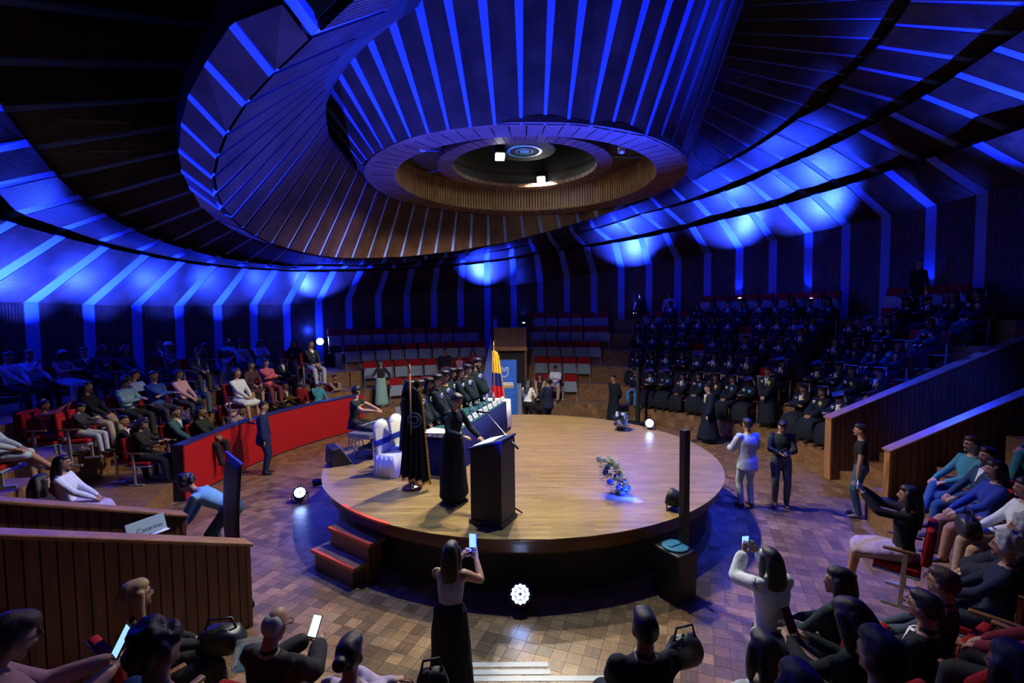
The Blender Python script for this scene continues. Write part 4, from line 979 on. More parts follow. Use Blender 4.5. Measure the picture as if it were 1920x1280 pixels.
# ================================================================== FAR SEATS AND THE GRADUATES
def on_row(k, az): return pol(Rk(k, az), az, TZ[k])
def px_of(p):
    d = p-CAM; dp = d.dot(FW); return 960+FPX*d.dot(RT)/dp, 640-FPX*d.dot(UP)/dp
def row_az(k, x0, x1, R=None):
    y = [704, 670, 639, 610, 585, 560][k]
    a0 = math.degrees(AZ(oncyl(x0, y, Rk(k, 0)))); a1 = math.degrees(AZ(oncyl(x1, y, Rk(k, 0))))
    st_ = math.degrees(.565/Rk(k, (a0+a1)/2)); n = int((a1-a0)/st_)
    return [a0+(i+.5)*st_ for i in range(n)]
fam = {(1, 835): 'man', (1, 858): 'child', (1, 891): 'woman', (0, 1040): 'whiteshirt'}
fpos = {}
for blk, rows in (('behind the panel table', [(0, 735, 916), (1, 688, 917), (2, 654, 919), (3, 622, 921)]), ('right of the blue banner', [(0, 1000, 1108), (1, 1001, 1120), (2, 999, 1138), (3, 995, 1150), (4, 998, 1162)])):
    for k, x0, x1 in rows:
        azs = row_az(k, x0, x1); xs = [px_of(on_row(k, a)+V((0, 0, .7)))[0] for a in azs]
        occ = {}
        for (kk, fx), who in fam.items():
            if kk == k and xs and min(abs(x-fx) for x in xs) < 16: i = min(range(len(xs)), key=lambda q: abs(xs[q]-fx)); occ[i] = who; fpos[who] = on_row(k, azs[i])
        for i, a in enumerate(azs):
            p = on_row(k, a); who = occ.get(i)
            seat(p, face_c(p), f'{"empty folded" if not who else "occupied"} red seat, {ords[i]} from left in {ords[k]} row {blk}', not who, 'red auditorium seats, far block', i == len(azs)-1 or i == 0)
def sp(pose, p, label, dyaw=0., **kw):
    fwd = face_c(p); q = V(p)
    if POSE[pose].get('sit'):   # sit the hips on the cushion
        u = V((-math.sin(fwd), math.cos(fwd), 0)); q = q+u*.0
        q.z -= .015
    return person(pose, q, fwd+dyaw, label, **kw)
if 'man' in fpos: sp('sit_lap', fpos['man'], 'man in dark jacket over teal shirt seated in the empty rows behind the panel', top=(.05, .25, .25), bottom=(.28, .28, .27), garm='jacket', gcol=(.015, .015, .018))
if 'child' in fpos: sp('sit_lap', fpos['child']+V((0, 0, .10)), 'small child in pink beside the dark jacketed man behind the panel', sex='f', top=(.55, .25, .35), bottom=(.5, .22, .34), hstyle='bob', hcol='brown', scale=.72)
if 'woman' in fpos: sp('sit_phone', fpos['woman'], 'woman in dark red top seated in the rows behind the panel', sex='f', top=(.25, .02, .025), bottom=(.06, .03, .03), hstyle='long', hcol='brown')
if 'whiteshirt' in fpos: sp('sit_phone', fpos['whiteshirt'], 'young man in white shirt and beige trousers seated in the front row', top=(.75, .78, .78), bottom=(.42, .36, .27))
grad_n = 0
for k in range(5):
    a = [29.3, 28.0, 27.2, 26.6, 26.2][k]; i = 0; s_ = 0
    while a < 80:
        st_ = math.degrees(.565/Rk(k, a)); aisle = 60.6 < a < 65.5
        if not aisle and not (k == 0 and 59 < a < 66):
            i += 1; r = R_.random(); p = on_row(k, a); p.z += 0
            lab = f'{ords[i-1]} from left in {ords[k]} row, right block'
            empty_ = (r < (.05 if k < 3 else .16)) or (k == 4 and a < 31)
            seat(p, face_c(p), (f'empty folded red seat, {ords[i-1]} place {ords[k]} row among the graduates' if empty_ else f'red seat under the graduate {lab}'), empty_, 'red auditorium seats, graduates block', False)
            if not empty_:
                f = R_.random() < .42; pose = R_.choice(['sit_lap', 'sit_lap', 'sit_fold', 'sit_phone', 'sit_lean', 'sit_chin', 'sit_turn'])
                gold = (k < 2 and R_.random() < .25) or a > 60
                ex = ['cap', 'tassel', 'badge', ('rosette', M['rosettey'] if gold else M['rosette'])]
                if not f: ex.append('shirt')
                first_jeans = (k == 0 and i == 1)
                o = sp(pose, p, f'seated graduate in dark gown and cap, {lab}', R_.uniform(-.15, .15), sex='f' if f else 'm', top=M['gown'], bottom=(.02, .02, .03), skin=R_.choice([0, 1, 1, 2]), hstyle=('long' if f else 'short'), hcol='black', garm=None if first_jeans else 'gown', gcol=M['gown'], extras=ex, scale=R_.uniform(.94, 1.02), group='seated graduates, right block')
                if first_jeans: setmat(o, 2, cl((.05, .22, .50))); o['label'] = 'seated graduate in bright blue jeans at the aisle end of the first row'
        a += st_
for i, a in enumerate([38, 40.6, 43.2, 45.8, 48.4, 51, 53.6, 56.2, 58.8, 67.5, 70.1, 72.7, 75.3]):
    p = on_row(5, a); p = V((p.x*.97, p.y*.97, p.z)); seat(p, face_c(p), f'dark empty red seat, {ords[i]} in the topmost row under the wall lamps', True, 'red seats in the topmost row', False)
def stand_at(pose, x, y, z, label, look, **kw):
    p = onz(x, y, z); return person(pose, p, math.atan2(-look[0], look[1]), label, **kw)
GX = ['cap', 'tassel', 'badge', ('rosette', M['rosettey'])]
p = on_row(0, 61.5); person('stand_front', p+V((-.05, -.1, 0)), face_c(p)+.15, 'standing graduate in long dark gown with gold rosette at the aisle by the first row', top=M['gown'], bottom=(.02, .02, .03), garm='gown', gcol=M['gown'], extras=['shirt', 'badge', ('rosette', M['rosettey'])])
p = pol(9.25, 62.5, 1.7); person('stand_text', p, face_c(p), 'standing graduate in dark gown and cap up the aisle of the right block', top=M['gown'], bottom=(.02, .02, .03), garm='gown', gcol=M['gown'], extras=GX+['shirt'], scale=.96)
p = pol(12.0, 70.5, 3.5); person('stand', p, face_c(p)+1.2, 'dark silhouette of a person before the brightest wall lamp', top=(.01, .01, .012), bottom=(.01, .01, .012), scale=1.0)
p = pol(12.0, 25.5, 2.9); person('stand', p, face_c(p), 'dark standing person by the wall at the top of the far aisle', top=(.01, .01, .015), bottom=(.01, .01, .012))
p = pol(12.1, 31, 2.95); person('stand', p, face_c(p), 'person in pale shirt standing by the wall above the graduates', top=(.35, .38, .5), bottom=(.02, .02, .03), sex='f', hstyle='long')
# ================================================================== FLOOR PEOPLE, FAR AND RIGHT
stand_at('walk', 1328, 830, 0, 'graduate walking in a long dark gown past the front of the right block', (-1, -.12), top=M['gown'], bottom=(.015, .015, .02), garm='gown', gcol=cl((.008, .014, .035)), hstyle='short', extras=['shirt', ('rosette', M['rosettey'])], skin=2)
stand_at('stand_back', 1150, 797, 0, 'man in long dark gown standing behind the stage near the white flowers', (-.85, -.5), top=M['gown'], bottom=(.01, .01, .012), garm='gown', gcol=M['gown'])
p = onz(990, 722, 1.5); p.z = 0; person('stand_text', p, math.radians(-25), 'woman in white shirt seen from behind by the blue banner', sex='f', top=(.7, .75, .8), bottom=(.015, .015, .02), hstyle='long')
p = onz(1008, 714, 1.5); p.z = 0; person('stand_front', p+V((.1, .45, 0)), math.radians(165), 'woman in black dress facing the man in the dark suit behind the stage', sex='f', top=(.02, .018, .02), bottom=(.02, .02, .02), sleeve='none', hstyle='long', garm='dress', gcol=(.02, .018, .02))
p = onz(1027, 716, 1.58); p.z = 0; person('arms_fwd', p, math.radians(40), 'man in dark navy suit turned away behind the stage', top=(.012, .018, .05), bottom=(.012, .016, .04), garm='jacket', gcol=(.012, .018, .05))
stand_at('arms_fwd', 1399, 950, 0, 'man in pale grey blue suit seen from behind at the stage rim', (-.12, 1), top=(.42, .50, .55), bottom=(.42, .50, .55), garm='jacket', gcol=(.42, .50, .55), scale=1.01)
ph = stand_at('stand_text', 1463, 948, 0, 'photographer in dark shirt looking down at a camera on the floor right of the stage', (-.35, -1), top=(.02, .03, .032), bottom=(.10, .115, .10), shoe=(.18, .10, .05))
stand_at('stand', 1609, 968, 0, 'young man in black tee with white shoulder stripe by the aisle wall', (-.75, .45), top=(.014, .014, .016), bottom=(.05, .09, .15), sleeve='short', shoe=(.3, .3, .32))
def at_hand(o, off): return o.matrix_basis @ V(off) if False else (Matrix.Translation(o.location) @ o.rotation_euler.to_matrix().to_4x4() @ Matrix.Scale(o.scale[0], 4)) @ V(off)
def smartphone(loc, rz, tilt, label, scr='screen', roll=0.):
    r = tag(empty('smartphone', loc, 0), label, 'phone'); r.rotation_euler = (tilt, roll, rz)
    mb = MB(); mb.box((0, 0, 0), (.078, .010, .160), 0, None, .004); mb.build('body', M['black'], r)
    mb = MB(); mb.box((0, -.0062, .002), (.070, .002, .145)); mb.build('screen', M[scr] if isinstance(scr, str) else scr, r); return r
def camera_thing(loc, rz, label):
    r = tag(empty('photo_camera', loc, rz), label, 'camera')
    mb = MB(); mb.box((0, 0, 0), (.14, .07, .10), 0, None, .012); mb.box((0, 0, .065), (.06, .05, .04), 0, None, .008); mb.build('body', M['black'], r)
    mb = MB(); mb.lathe([(.038, 0), (.040, .04), (.036, .11)], 16, (0, .035, 0), 0, Matrix.Rotation(-math.pi/2, 3, 'X')); l = mb.build('lens', M['black'], r, True)
    mb = MB(); mb.ball((0, .145, 0), (.03, .006, .03), 0, 10, 5); mb.build('front_glass', mat('lens_glass', (.25, .3, .6), .05), l); return r
camera_thing(at_hand(ph, (0, .36, 1.14)), ph.rotation_euler.z, 'black camera held by the photographer right of the stage')
# ================================================================== STAGE PEOPLE: THE PANEL, THE PRESENTER, THE SOUND MAN
look = (.93, -.37)
panel = [('robed woman nearest the dark flag, behind the table', 778, 728, 'f', 'bonnet', 'long'), ('robed woman second from the near end of the panel table', 795, 727, 'f', 'bonnet', 'long'), ('robed woman with yellow collar, third from the near end of the table', 813, 722, 'f', 'bonnet', 'long'), ('robed man fourth from the near end of the panel table', 828, 716, 'm', 'bonnet', 'short'), ('robed man with yellow collar, fifth from the near end of the table', 842, 708, 'm', 'bonnet', 'short'),
         ('robed woman sixth from the near end, hair over her shoulders', 856, 702, 'f', 'bonnet', 'wavy'), ('robed woman in profile, seventh from the near end of the table', 869, 701, 'f', 'bonnet', 'bob'), ('robed man turned away, eighth from the near end of the table', 885, 695, 'm', 'bonnet', 'short'), ('tall bearded robed man with glasses at the far end of the table', 902, 683, 'm', 'bonnet', 'short')]
for i, (lab, x, y, sx, cap, hs) in enumerate(panel):
    tall = 1.06 if i == 8 else (.97 if sx == 'f' else 1.0)
    p = onz(x, y, HS+1.57*tall); p.z = HS; p += V((-.12, .03, 0))
    ex = [cap, 'badge', 'stole'] + (['beard', 'glasses'] if i == 8 else [])
    o = person('stand_front', p, math.atan2(-look[0], look[1])+R_.uniform(-.2, .25), lab, sex=sx, top=M['gownteal'], bottom=(.015, .015, .02), hstyle=hs, garm='gown', gcol=M['gownteal'], extras=ex, scale=tall, skin=R_.choice([0, 0, 2]), group='robed panel behind the table')
    if i in (2, 4):
        mb = MB(); mb.tube([(.07*math.cos(t), .02+.075*math.sin(t), -.005-.03*math.sin(t)) for t in [q*math.pi/8 for q in range(-1, 10)]], .02, 6); q = mb.build('yellow_collar', M['gold'], o, True); q.matrix_basis = Matrix.Translation(skeleton('stand_front', sx)['N'])
n_ = V((.90, -.42, 0)).normalized()
pp = person('podium', (-1.04, -2.62, HS), math.atan2(-.80, -.60), 'woman in dark dress reading at the black lectern', sex='f', top=(.010, .012, .022), bottom=(.010, .012, .02), hstyle='short', garm='longskirt', gcol=(.010, .012, .022), scale=1.0)
dj = person('sit_dj', (-3.62, .42, HS), math.atan2(-1, -.05), 'sound man in black tee and headphones seated at the mixer', top=(.016, .02, .018), bottom=(.02, .022, .022), sleeve='short', extras=('ballcap', 'headphones'), skin=2)
mb = MB(); r = tag(empty('stool', (-3.62, .42, HS)), 'small black stool under the sound man', 'stool'); mb.lathe([(.17, .44), (.18, .46), (.17, .48)], 18); mb.build('seat', M['black'], r)
for i in range(4):
    mb = MB(); a = .785+1.57*i; mb.tube([(.10*math.cos(a), .10*math.sin(a), .44), (.19*math.cos(a), .19*math.sin(a), .0)], .012, 6); mb.build('leg', M['steel'], r)
def text(body_, size, loc, rot, m, parent=None, name='lettering', ext=.001):
    c = bpy.data.curves.new(name, 'FONT'); c.body = body_; c.size = size; c.align_x = 'CENTER'; c.align_y = 'CENTER'; c.extrude = ext
    o = bpy.data.objects.new(name, c); COL.objects.link(o); o.data.materials.append(m); o.location = loc; o.rotation_euler = rot
    me = bpy.data.meshes.new_from_object(o.evaluated_get(bpy.context.evaluated_depsgraph_get())); mx = o.matrix_basis.copy(); bpy.data.objects.remove(o)
    o = obj(name, me, parent, mx=mx)
    return o
sk = skeleton('sit_dj', 'm'); t = text('ACCION', .055, (0, 0, 0), (0, 0, 0), M['lime'], dj, 'shirt_print'); t.matrix_basis = sk['CM'] @ Matrix.Translation((0, .142, .03)) @ Matrix.Rotation(math.pi/2, 4, 'X') @ Matrix.Rotation(math.pi, 4, 'Y')
# ================================================================== LEFT AUDIENCE
LA = [ # px, py of the head, tier height, pose, label, kwargs
 (26, 670, 1.7, 'sit_lap', 'man in pale blue shirt, left end of the back row', 'man at the left end of the back row', dict(top=(.30, .36, .5), bottom=(.02, .02, .025))),
 (58, 667, 1.7, 'sit_chin', 'man in light blue shirt and dark tie resting his chin, back row', 'man resting his chin', dict(top=(.38, .45, .62), bottom=(.015, .015, .02), extras=('tie',))),
 (118, 664, 1.7, 'sit_phone', 'woman with long dark hair in pink top using a phone, back row', 'woman in pink with a phone', dict(sex='f', top=(.32, .16, .22), bottom=(.30, .42, .55), hstyle='long', sleeve='short', garm='longskirt', gcol=(.30, .42, .55))),
 (158, 661, 1.7, 'sit_lap', 'man in dark suit and white shirt beside the woman with the phone', 'man in the dark suit and white shirt', dict(top=(.015, .017, .022), bottom=(.02, .02, .025), garm='jacket', gcol=(.015, .017, .022), extras=('shirt', 'tie'))),
 (196, 656, 1.7, 'sit_fold', 'woman in black V neck top holding a cup, back row', 'woman in the black V neck', dict(sex='f', top=(.02, .02, .026), bottom=(.02, .02, .03), hstyle='wavy')),
 (238, 656, 1.7, 'sit_lap', 'woman with long curly hair in navy top under the third pale strip', 'woman with long curly hair', dict(sex='f', top=(.02, .03, .05), bottom=(.02, .025, .05), hstyle='wavy')),
 (284, 648, 1.7, 'sit_cross', 'man with glasses in dark sweater and pale trousers, legs crossed', 'man with crossed legs', dict(top=(.018, .022, .032), bottom=(.45, .50, .60), extras=('glasses', 'shirt'))),
 (319, 652, 1.7, 'sit_fold', 'man in white brimmed hat and grey jacket, back row', 'man with the white hat', dict(top=(.10, .12, .13), bottom=(.02, .02, .03), extras=('hat',), hcol='grey')),
 (365, 659, 1.73, 'sit_lean', 'boy in striped school jersey leaning forward, back row', 'boy in the school jersey', dict(top=(.05, .05, .09), bottom=(.03, .03, .04), extras=('shirt',), scale=.88)),
 (383, 650, 1.7, 'sit_phone', 'man in olive jacket behind the boy in the school jersey', 'man in the olive jacket', dict(top=(.06, .06, .03), bottom=(.02, .02, .03), skin=1)),
 (414, 641, 1.7, 'sit_lap', 'man with dark beard in pale blue shirt above the filming woman', 'man with dark beard', dict(top=(.28, .36, .48), bottom=(.25, .3, .4), extras=('beard',))),
 (453, 645, 1.7, 'sit_turn', 'man in pale shirt turned towards his neighbour, back row', 'man turned to his neighbour', dict(top=(.32, .40, .48), bottom=(.03, .03, .04))),
 (489, 642, 1.7, 'sit_phone', 'woman in white top with a blue lit face, back row', 'woman with a blue lit face', dict(sex='f', top=(.5, .55, .62), bottom=(.35, .42, .55), hstyle='long')),
 (553, 642, 1.7, 'sit_fold', 'woman with long dark hair in black, near the blue wall lamp', 'woman in black near the wall lamp', dict(sex='f', top=(.02, .018, .022), bottom=(.02, .02, .025), hstyle='long')),
 (585, 646, 1.7, 'sit_lap', 'woman in dark jacket and white shirt right beside the blue wall lamp', 'woman beside the wall lamp', dict(sex='f', top=(.02, .022, .03), bottom=(.3, .3, .34), hstyle='long', extras=('shirt',))),
 (170, 726, 1.15, 'sit_lap', 'woman in black with long dark hair, middle row', 'woman in black in the middle row', dict(sex='f', top=(.015, .015, .018), bottom=(.35, .30, .24), hstyle='long')),
 (238, 716, 1.15, 'sit_phone', 'man bending over a phone in pale teal shirt, middle row', 'man bending over his phone', dict(top=(.22, .38, .40), bottom=(.02, .02, .025), hstyle='curly')),
 (256, 704, 1.2, 'sit_turn', 'man with glasses in spotted light blue shirt, middle row', 'man in the spotted shirt', dict(top=(.35, .45, .60), bottom=(.03, .03, .05), sleeve='short', extras=('glasses',))),
 (293, 706, 1.15, 'sit_fold', 'broad man in royal blue sweater, middle row', 'man in the royal blue sweater', dict(top=(.02, .05, .25), bottom=(.03, .03, .05), scale=1.04)),
 (340, 702, 1.15, 'sit_lap', 'woman in pink blouse with long hair, middle row', 'woman in the pink blouse', dict(sex='f', top=(.45, .25, .30), bottom=(.03, .03, .04), hstyle='long')),
 (359, 692, 1.15, 'sit_chin', 'woman in dark jacket and jeans leaning her chin, middle row', 'woman leaning her chin', dict(sex='f', top=(.02, .02, .026), bottom=(.06, .09, .14), hstyle='wavy')),
 (448, 700, 1.15, 'sit_lap', 'woman in white patterned dress with bare legs behind the filming woman', 'woman in the white patterned dress', dict(sex='f', top=(.5, .52, .55), bottom=(.5, .52, .55), legs='short', hstyle='bob', garm='skirt', gcol=(.5, .52, .55))),
 (472, 684, 1.15, 'sit_lean', 'woman in dark maroon dress with a white cushion, middle row', 'woman with the white cushion', dict(sex='f', top=(.07, .03, .04), bottom=(.07, .03, .04), legs='short', hstyle='long', garm='skirt', gcol=(.07, .03, .04))),
 (496, 682, 1.15, 'sit_fold', 'woman in coral blazer, middle row', 'woman in the coral blazer', dict(sex='f', top=(.50, .10, .12), bottom=(.15, .03, .04), hstyle='bun', garm='jacket', gcol=(.50, .10, .12))),
 (530, 675, 1.15, 'sit_lap', 'man in black suit with crossed hands, middle row', 'man in the black suit', dict(top=(.014, .014, .017), bottom=(.02, .02, .02), garm='jacket', gcol=(.014, .014, .017), extras=('shirt',))),
 (556, 671, 1.17, 'sit_lap', 'child in maroon top between the two dark suited men', 'child in maroon', dict(top=(.14, .02, .03), bottom=(.05, .02, .03), scale=.85)),
 (581, 672, 1.15, 'sit_turn', 'young man in navy suit at the aisle end of the middle row', 'young man in navy at the aisle', dict(top=(.012, .016, .035), bottom=(.014, .016, .03), garm='jacket', gcol=(.012, .016, .035), extras=('shirt', 'tie'))),
 (240, 790, .40, 'sit_lap', 'older man in black suit with dark red tie, front row by the barrier', 'man with the dark red tie', dict(top=(.012, .012, .013), bottom=(.012, .012, .013), garm='jacket', gcol=(.012, .012, .013), extras=('shirt', ('tie', (.25, .02, .05))))),
 (268, 793, .40, 'sit_phone', 'woman in black jacket with red scarf holding a doll, front row', 'woman with the red scarf', dict(sex='f', top=(.02, .018, .02), bottom=(.02, .02, .02), hstyle='wavy')),
 (343, 773, .40, 'sit_lap', 'woman in teal blazer and white top at the barrier end', 'woman in the teal blazer', dict(sex='f', top=(.55, .62, .62), bottom=(.03, .03, .04), hstyle='bun', garm='jacket', gcol=(.04, .10, .11), extras=('shirt',))),
 (374, 772, .40, 'sit_lap', 'woman in black jacket next to the teal blazer', 'woman in black next to the teal blazer', dict(sex='f', top=(.02, .022, .02), bottom=(.02, .02, .02), hstyle='wavy', skin=1)),
 (437, 741, .40, 'sit_phone', 'woman in pink floral blouse bending over her lap, front row', 'woman in the floral blouse', dict(sex='f', top=(.50, .30, .34), bottom=(.40, .30, .30), hstyle='long', sleeve='short')),
 (506, 724, .40, 'sit_lap', 'boy in navy jacket behind a pale blue balloon', 'boy with the balloon', dict(top=(.012, .025, .10), bottom=(.02, .02, .03), extras=('shirt',))),
 (537, 724, .40, 'sit_fold', 'man in mustard brown jacket over white tee, front row', 'man in the mustard jacket', dict(top=(.12, .07, .015), bottom=(.03, .03, .03), extras=('shirt', 'glasses'))),
 (567, 719, .40, 'sit_lap', 'woman in red blouse, front row', 'woman in the red blouse', dict(sex='f', top=(.28, .012, .02), bottom=(.06, .02, .02), hstyle='bun')),
 (594, 718, .40, 'sit_chin', 'woman in turquoise top with a hand at her face, front row', 'woman in turquoise', dict(sex='f', top=(.05, .28, .32), bottom=(.08, .3, .36), hstyle='long')),
 (629, 709, .40, 'sit_fold', 'woman in black tank top with folded arms, end of the front row', 'woman in the black tank top', dict(sex='f', top=(.012, .011, .012), bottom=(.02, .02, .025), sleeve='none', hstyle='bun')),
 (104, 760, 1.15, 'sit_photo', 'little girl in pink dress and white tights pointing a hand', 'little girl in pink', dict(sex='f', top=(.40, .07, .16), bottom=(.5, .52, .58), hstyle='bun', garm='skirt', gcol=(.35, .05, .20), extras=('bow',), scale=.76)),
 (139, 763, 1.15, 'sit_phone', 'small child in black with a toy beside the girl in pink', 'small child with the toy', dict(sex='m', top=(.03, .03, .04), bottom=(.35, .36, .4), scale=.70)),
 (128, 868, 0.35, 'sit_lap', 'woman in white blouse and lilac trousers behind the aisle wall', 'woman in the white blouse', dict(sex='f', top=(.62, .66, .70), bottom=(.42, .34, .46), hstyle='long', garm='longskirt', gcol=(.42, .34, .46))),
 (90, 905, 0.3, 'sit_turn', 'woman with wavy black hair just above the aisle wall rail', 'woman above the rail', dict(sex='f', top=(.02, .018, .022), bottom=(.015, .015, .018), hstyle='wavy', skin=2)),
 (-22, 778, 1.1, 'sit_cross', 'woman in blue white patterned dress with bare legs, at the picture edge', 'woman in the patterned dress', dict(sex='f', top=(.45, .52, .65), bottom=(.45, .52, .65), legs='short', hstyle='long', garm='skirt', gcol=(.42, .50, .64))),
]
def relax(P, gap, rounds=30):
    for _ in range(rounds):
        for i in range(len(P)):
            for j in range(i):
                if abs(P[i].z-P[j].z) > .5: continue
                d = P[i]-P[j]; d.z = 0; L = d.length
                if 1e-6 < L < gap: d *= (gap-L)/L*.5; P[i] = P[i]+d; P[j] = P[j]-d
    return P
def seat_point(x, y, tz, s_, zoff=0.):
    p = onz(x, y, tz+zoff+1.21*s_); r = math.hypot(p.x, p.y)
    if r > 11.75: p *= 11.75/r
    p.z = tz; return p
leftseats = []
LP = relax([seat_point(x, y, tz, kw.get('scale', 1.), (1-kw.get('scale', 1.))*.55 if kw.get('scale', 1.) < .95 else 0) for x, y, tz, pose, lab, short, kw in LA], .53)
for (x, y, tz, pose, lab, short, kw), p in zip(LA, LP):
    sc_ = kw.get('scale', 1.); sc0 = sc_
    zoff = (1-sc_)*.55 if sc_ < .95 else 0
    seat(p, face_c(p), f'red seat under the {short}', False, 'red seats of the left audience', True)
    sp(pose, p+V((0, 0, zoff)), lab, R_.uniform(-.12, .12), **kw); leftseats.append(p)
for i, (x, y, tz) in enumerate([(605, 707, 1.15), (524, 655, 1.7), (620, 680, 1.15), (405, 705, 1.15), (655, 712, .40), (300, 785, .40), (420, 758, .40), (470, 738, .40), (80, 790, 1.1), (330, 795, .40)]):
    p = onz(x, y-22, tz+.95); p.z = tz
    if min((p-q).length for q in leftseats) < .56 or math.hypot(p.x, p.y) > 11.8: continue
    leftseats.append(p); seat(p, face_c(p), f'empty red seat among the left audience, {ords[i]} free place', i in (0, 2), 'empty red seats on the left')
fw_ = onz(425, 664, 1.15+1.44); fw_.z = 1.15
q = person('stand_photo', fw_, math.atan2(-1, -.15)-.0, 'woman in beige standing among the left audience, filming with a phone', sex='f', top=(.48, .44, .44), bottom=(.45, .40, .35), hstyle='bob', hcol='brown', scale=.92)
smartphone(at_hand(q, (0, .42, 1.56)), q.rotation_euler.z, 0, 'white phone held up by the standing woman in beige')
us = person('stand', onz(498, 888, 0), math.atan2(-.8, .25), 'man in navy suit standing in front of the red barrier', top=(.012, .022, .075), bottom=(.012, .02, .06), garm='jacket', gcol=(.012, .022, .075), scale=1.02)
p = onz(716, 762, .5); person('hip', p, face_c(p)+.1, 'woman in dark top and wide pale green trousers on the far aisle', sex='f', top=(.02, .022, .028), bottom=(.25, .42, .36), hstyle='long', garm='longskirt', gcol=(.25, .42, .36), scale=.98)
p = onz(402, 940, .98); p.z = 0; person('bend', p, math.radians(100), 'man in light blue jacket bending forward behind the aisle walls', top=(.16, .36, .48), bottom=(.04, .06, .1), garm=None, hstyle='curly', scale=1.06)
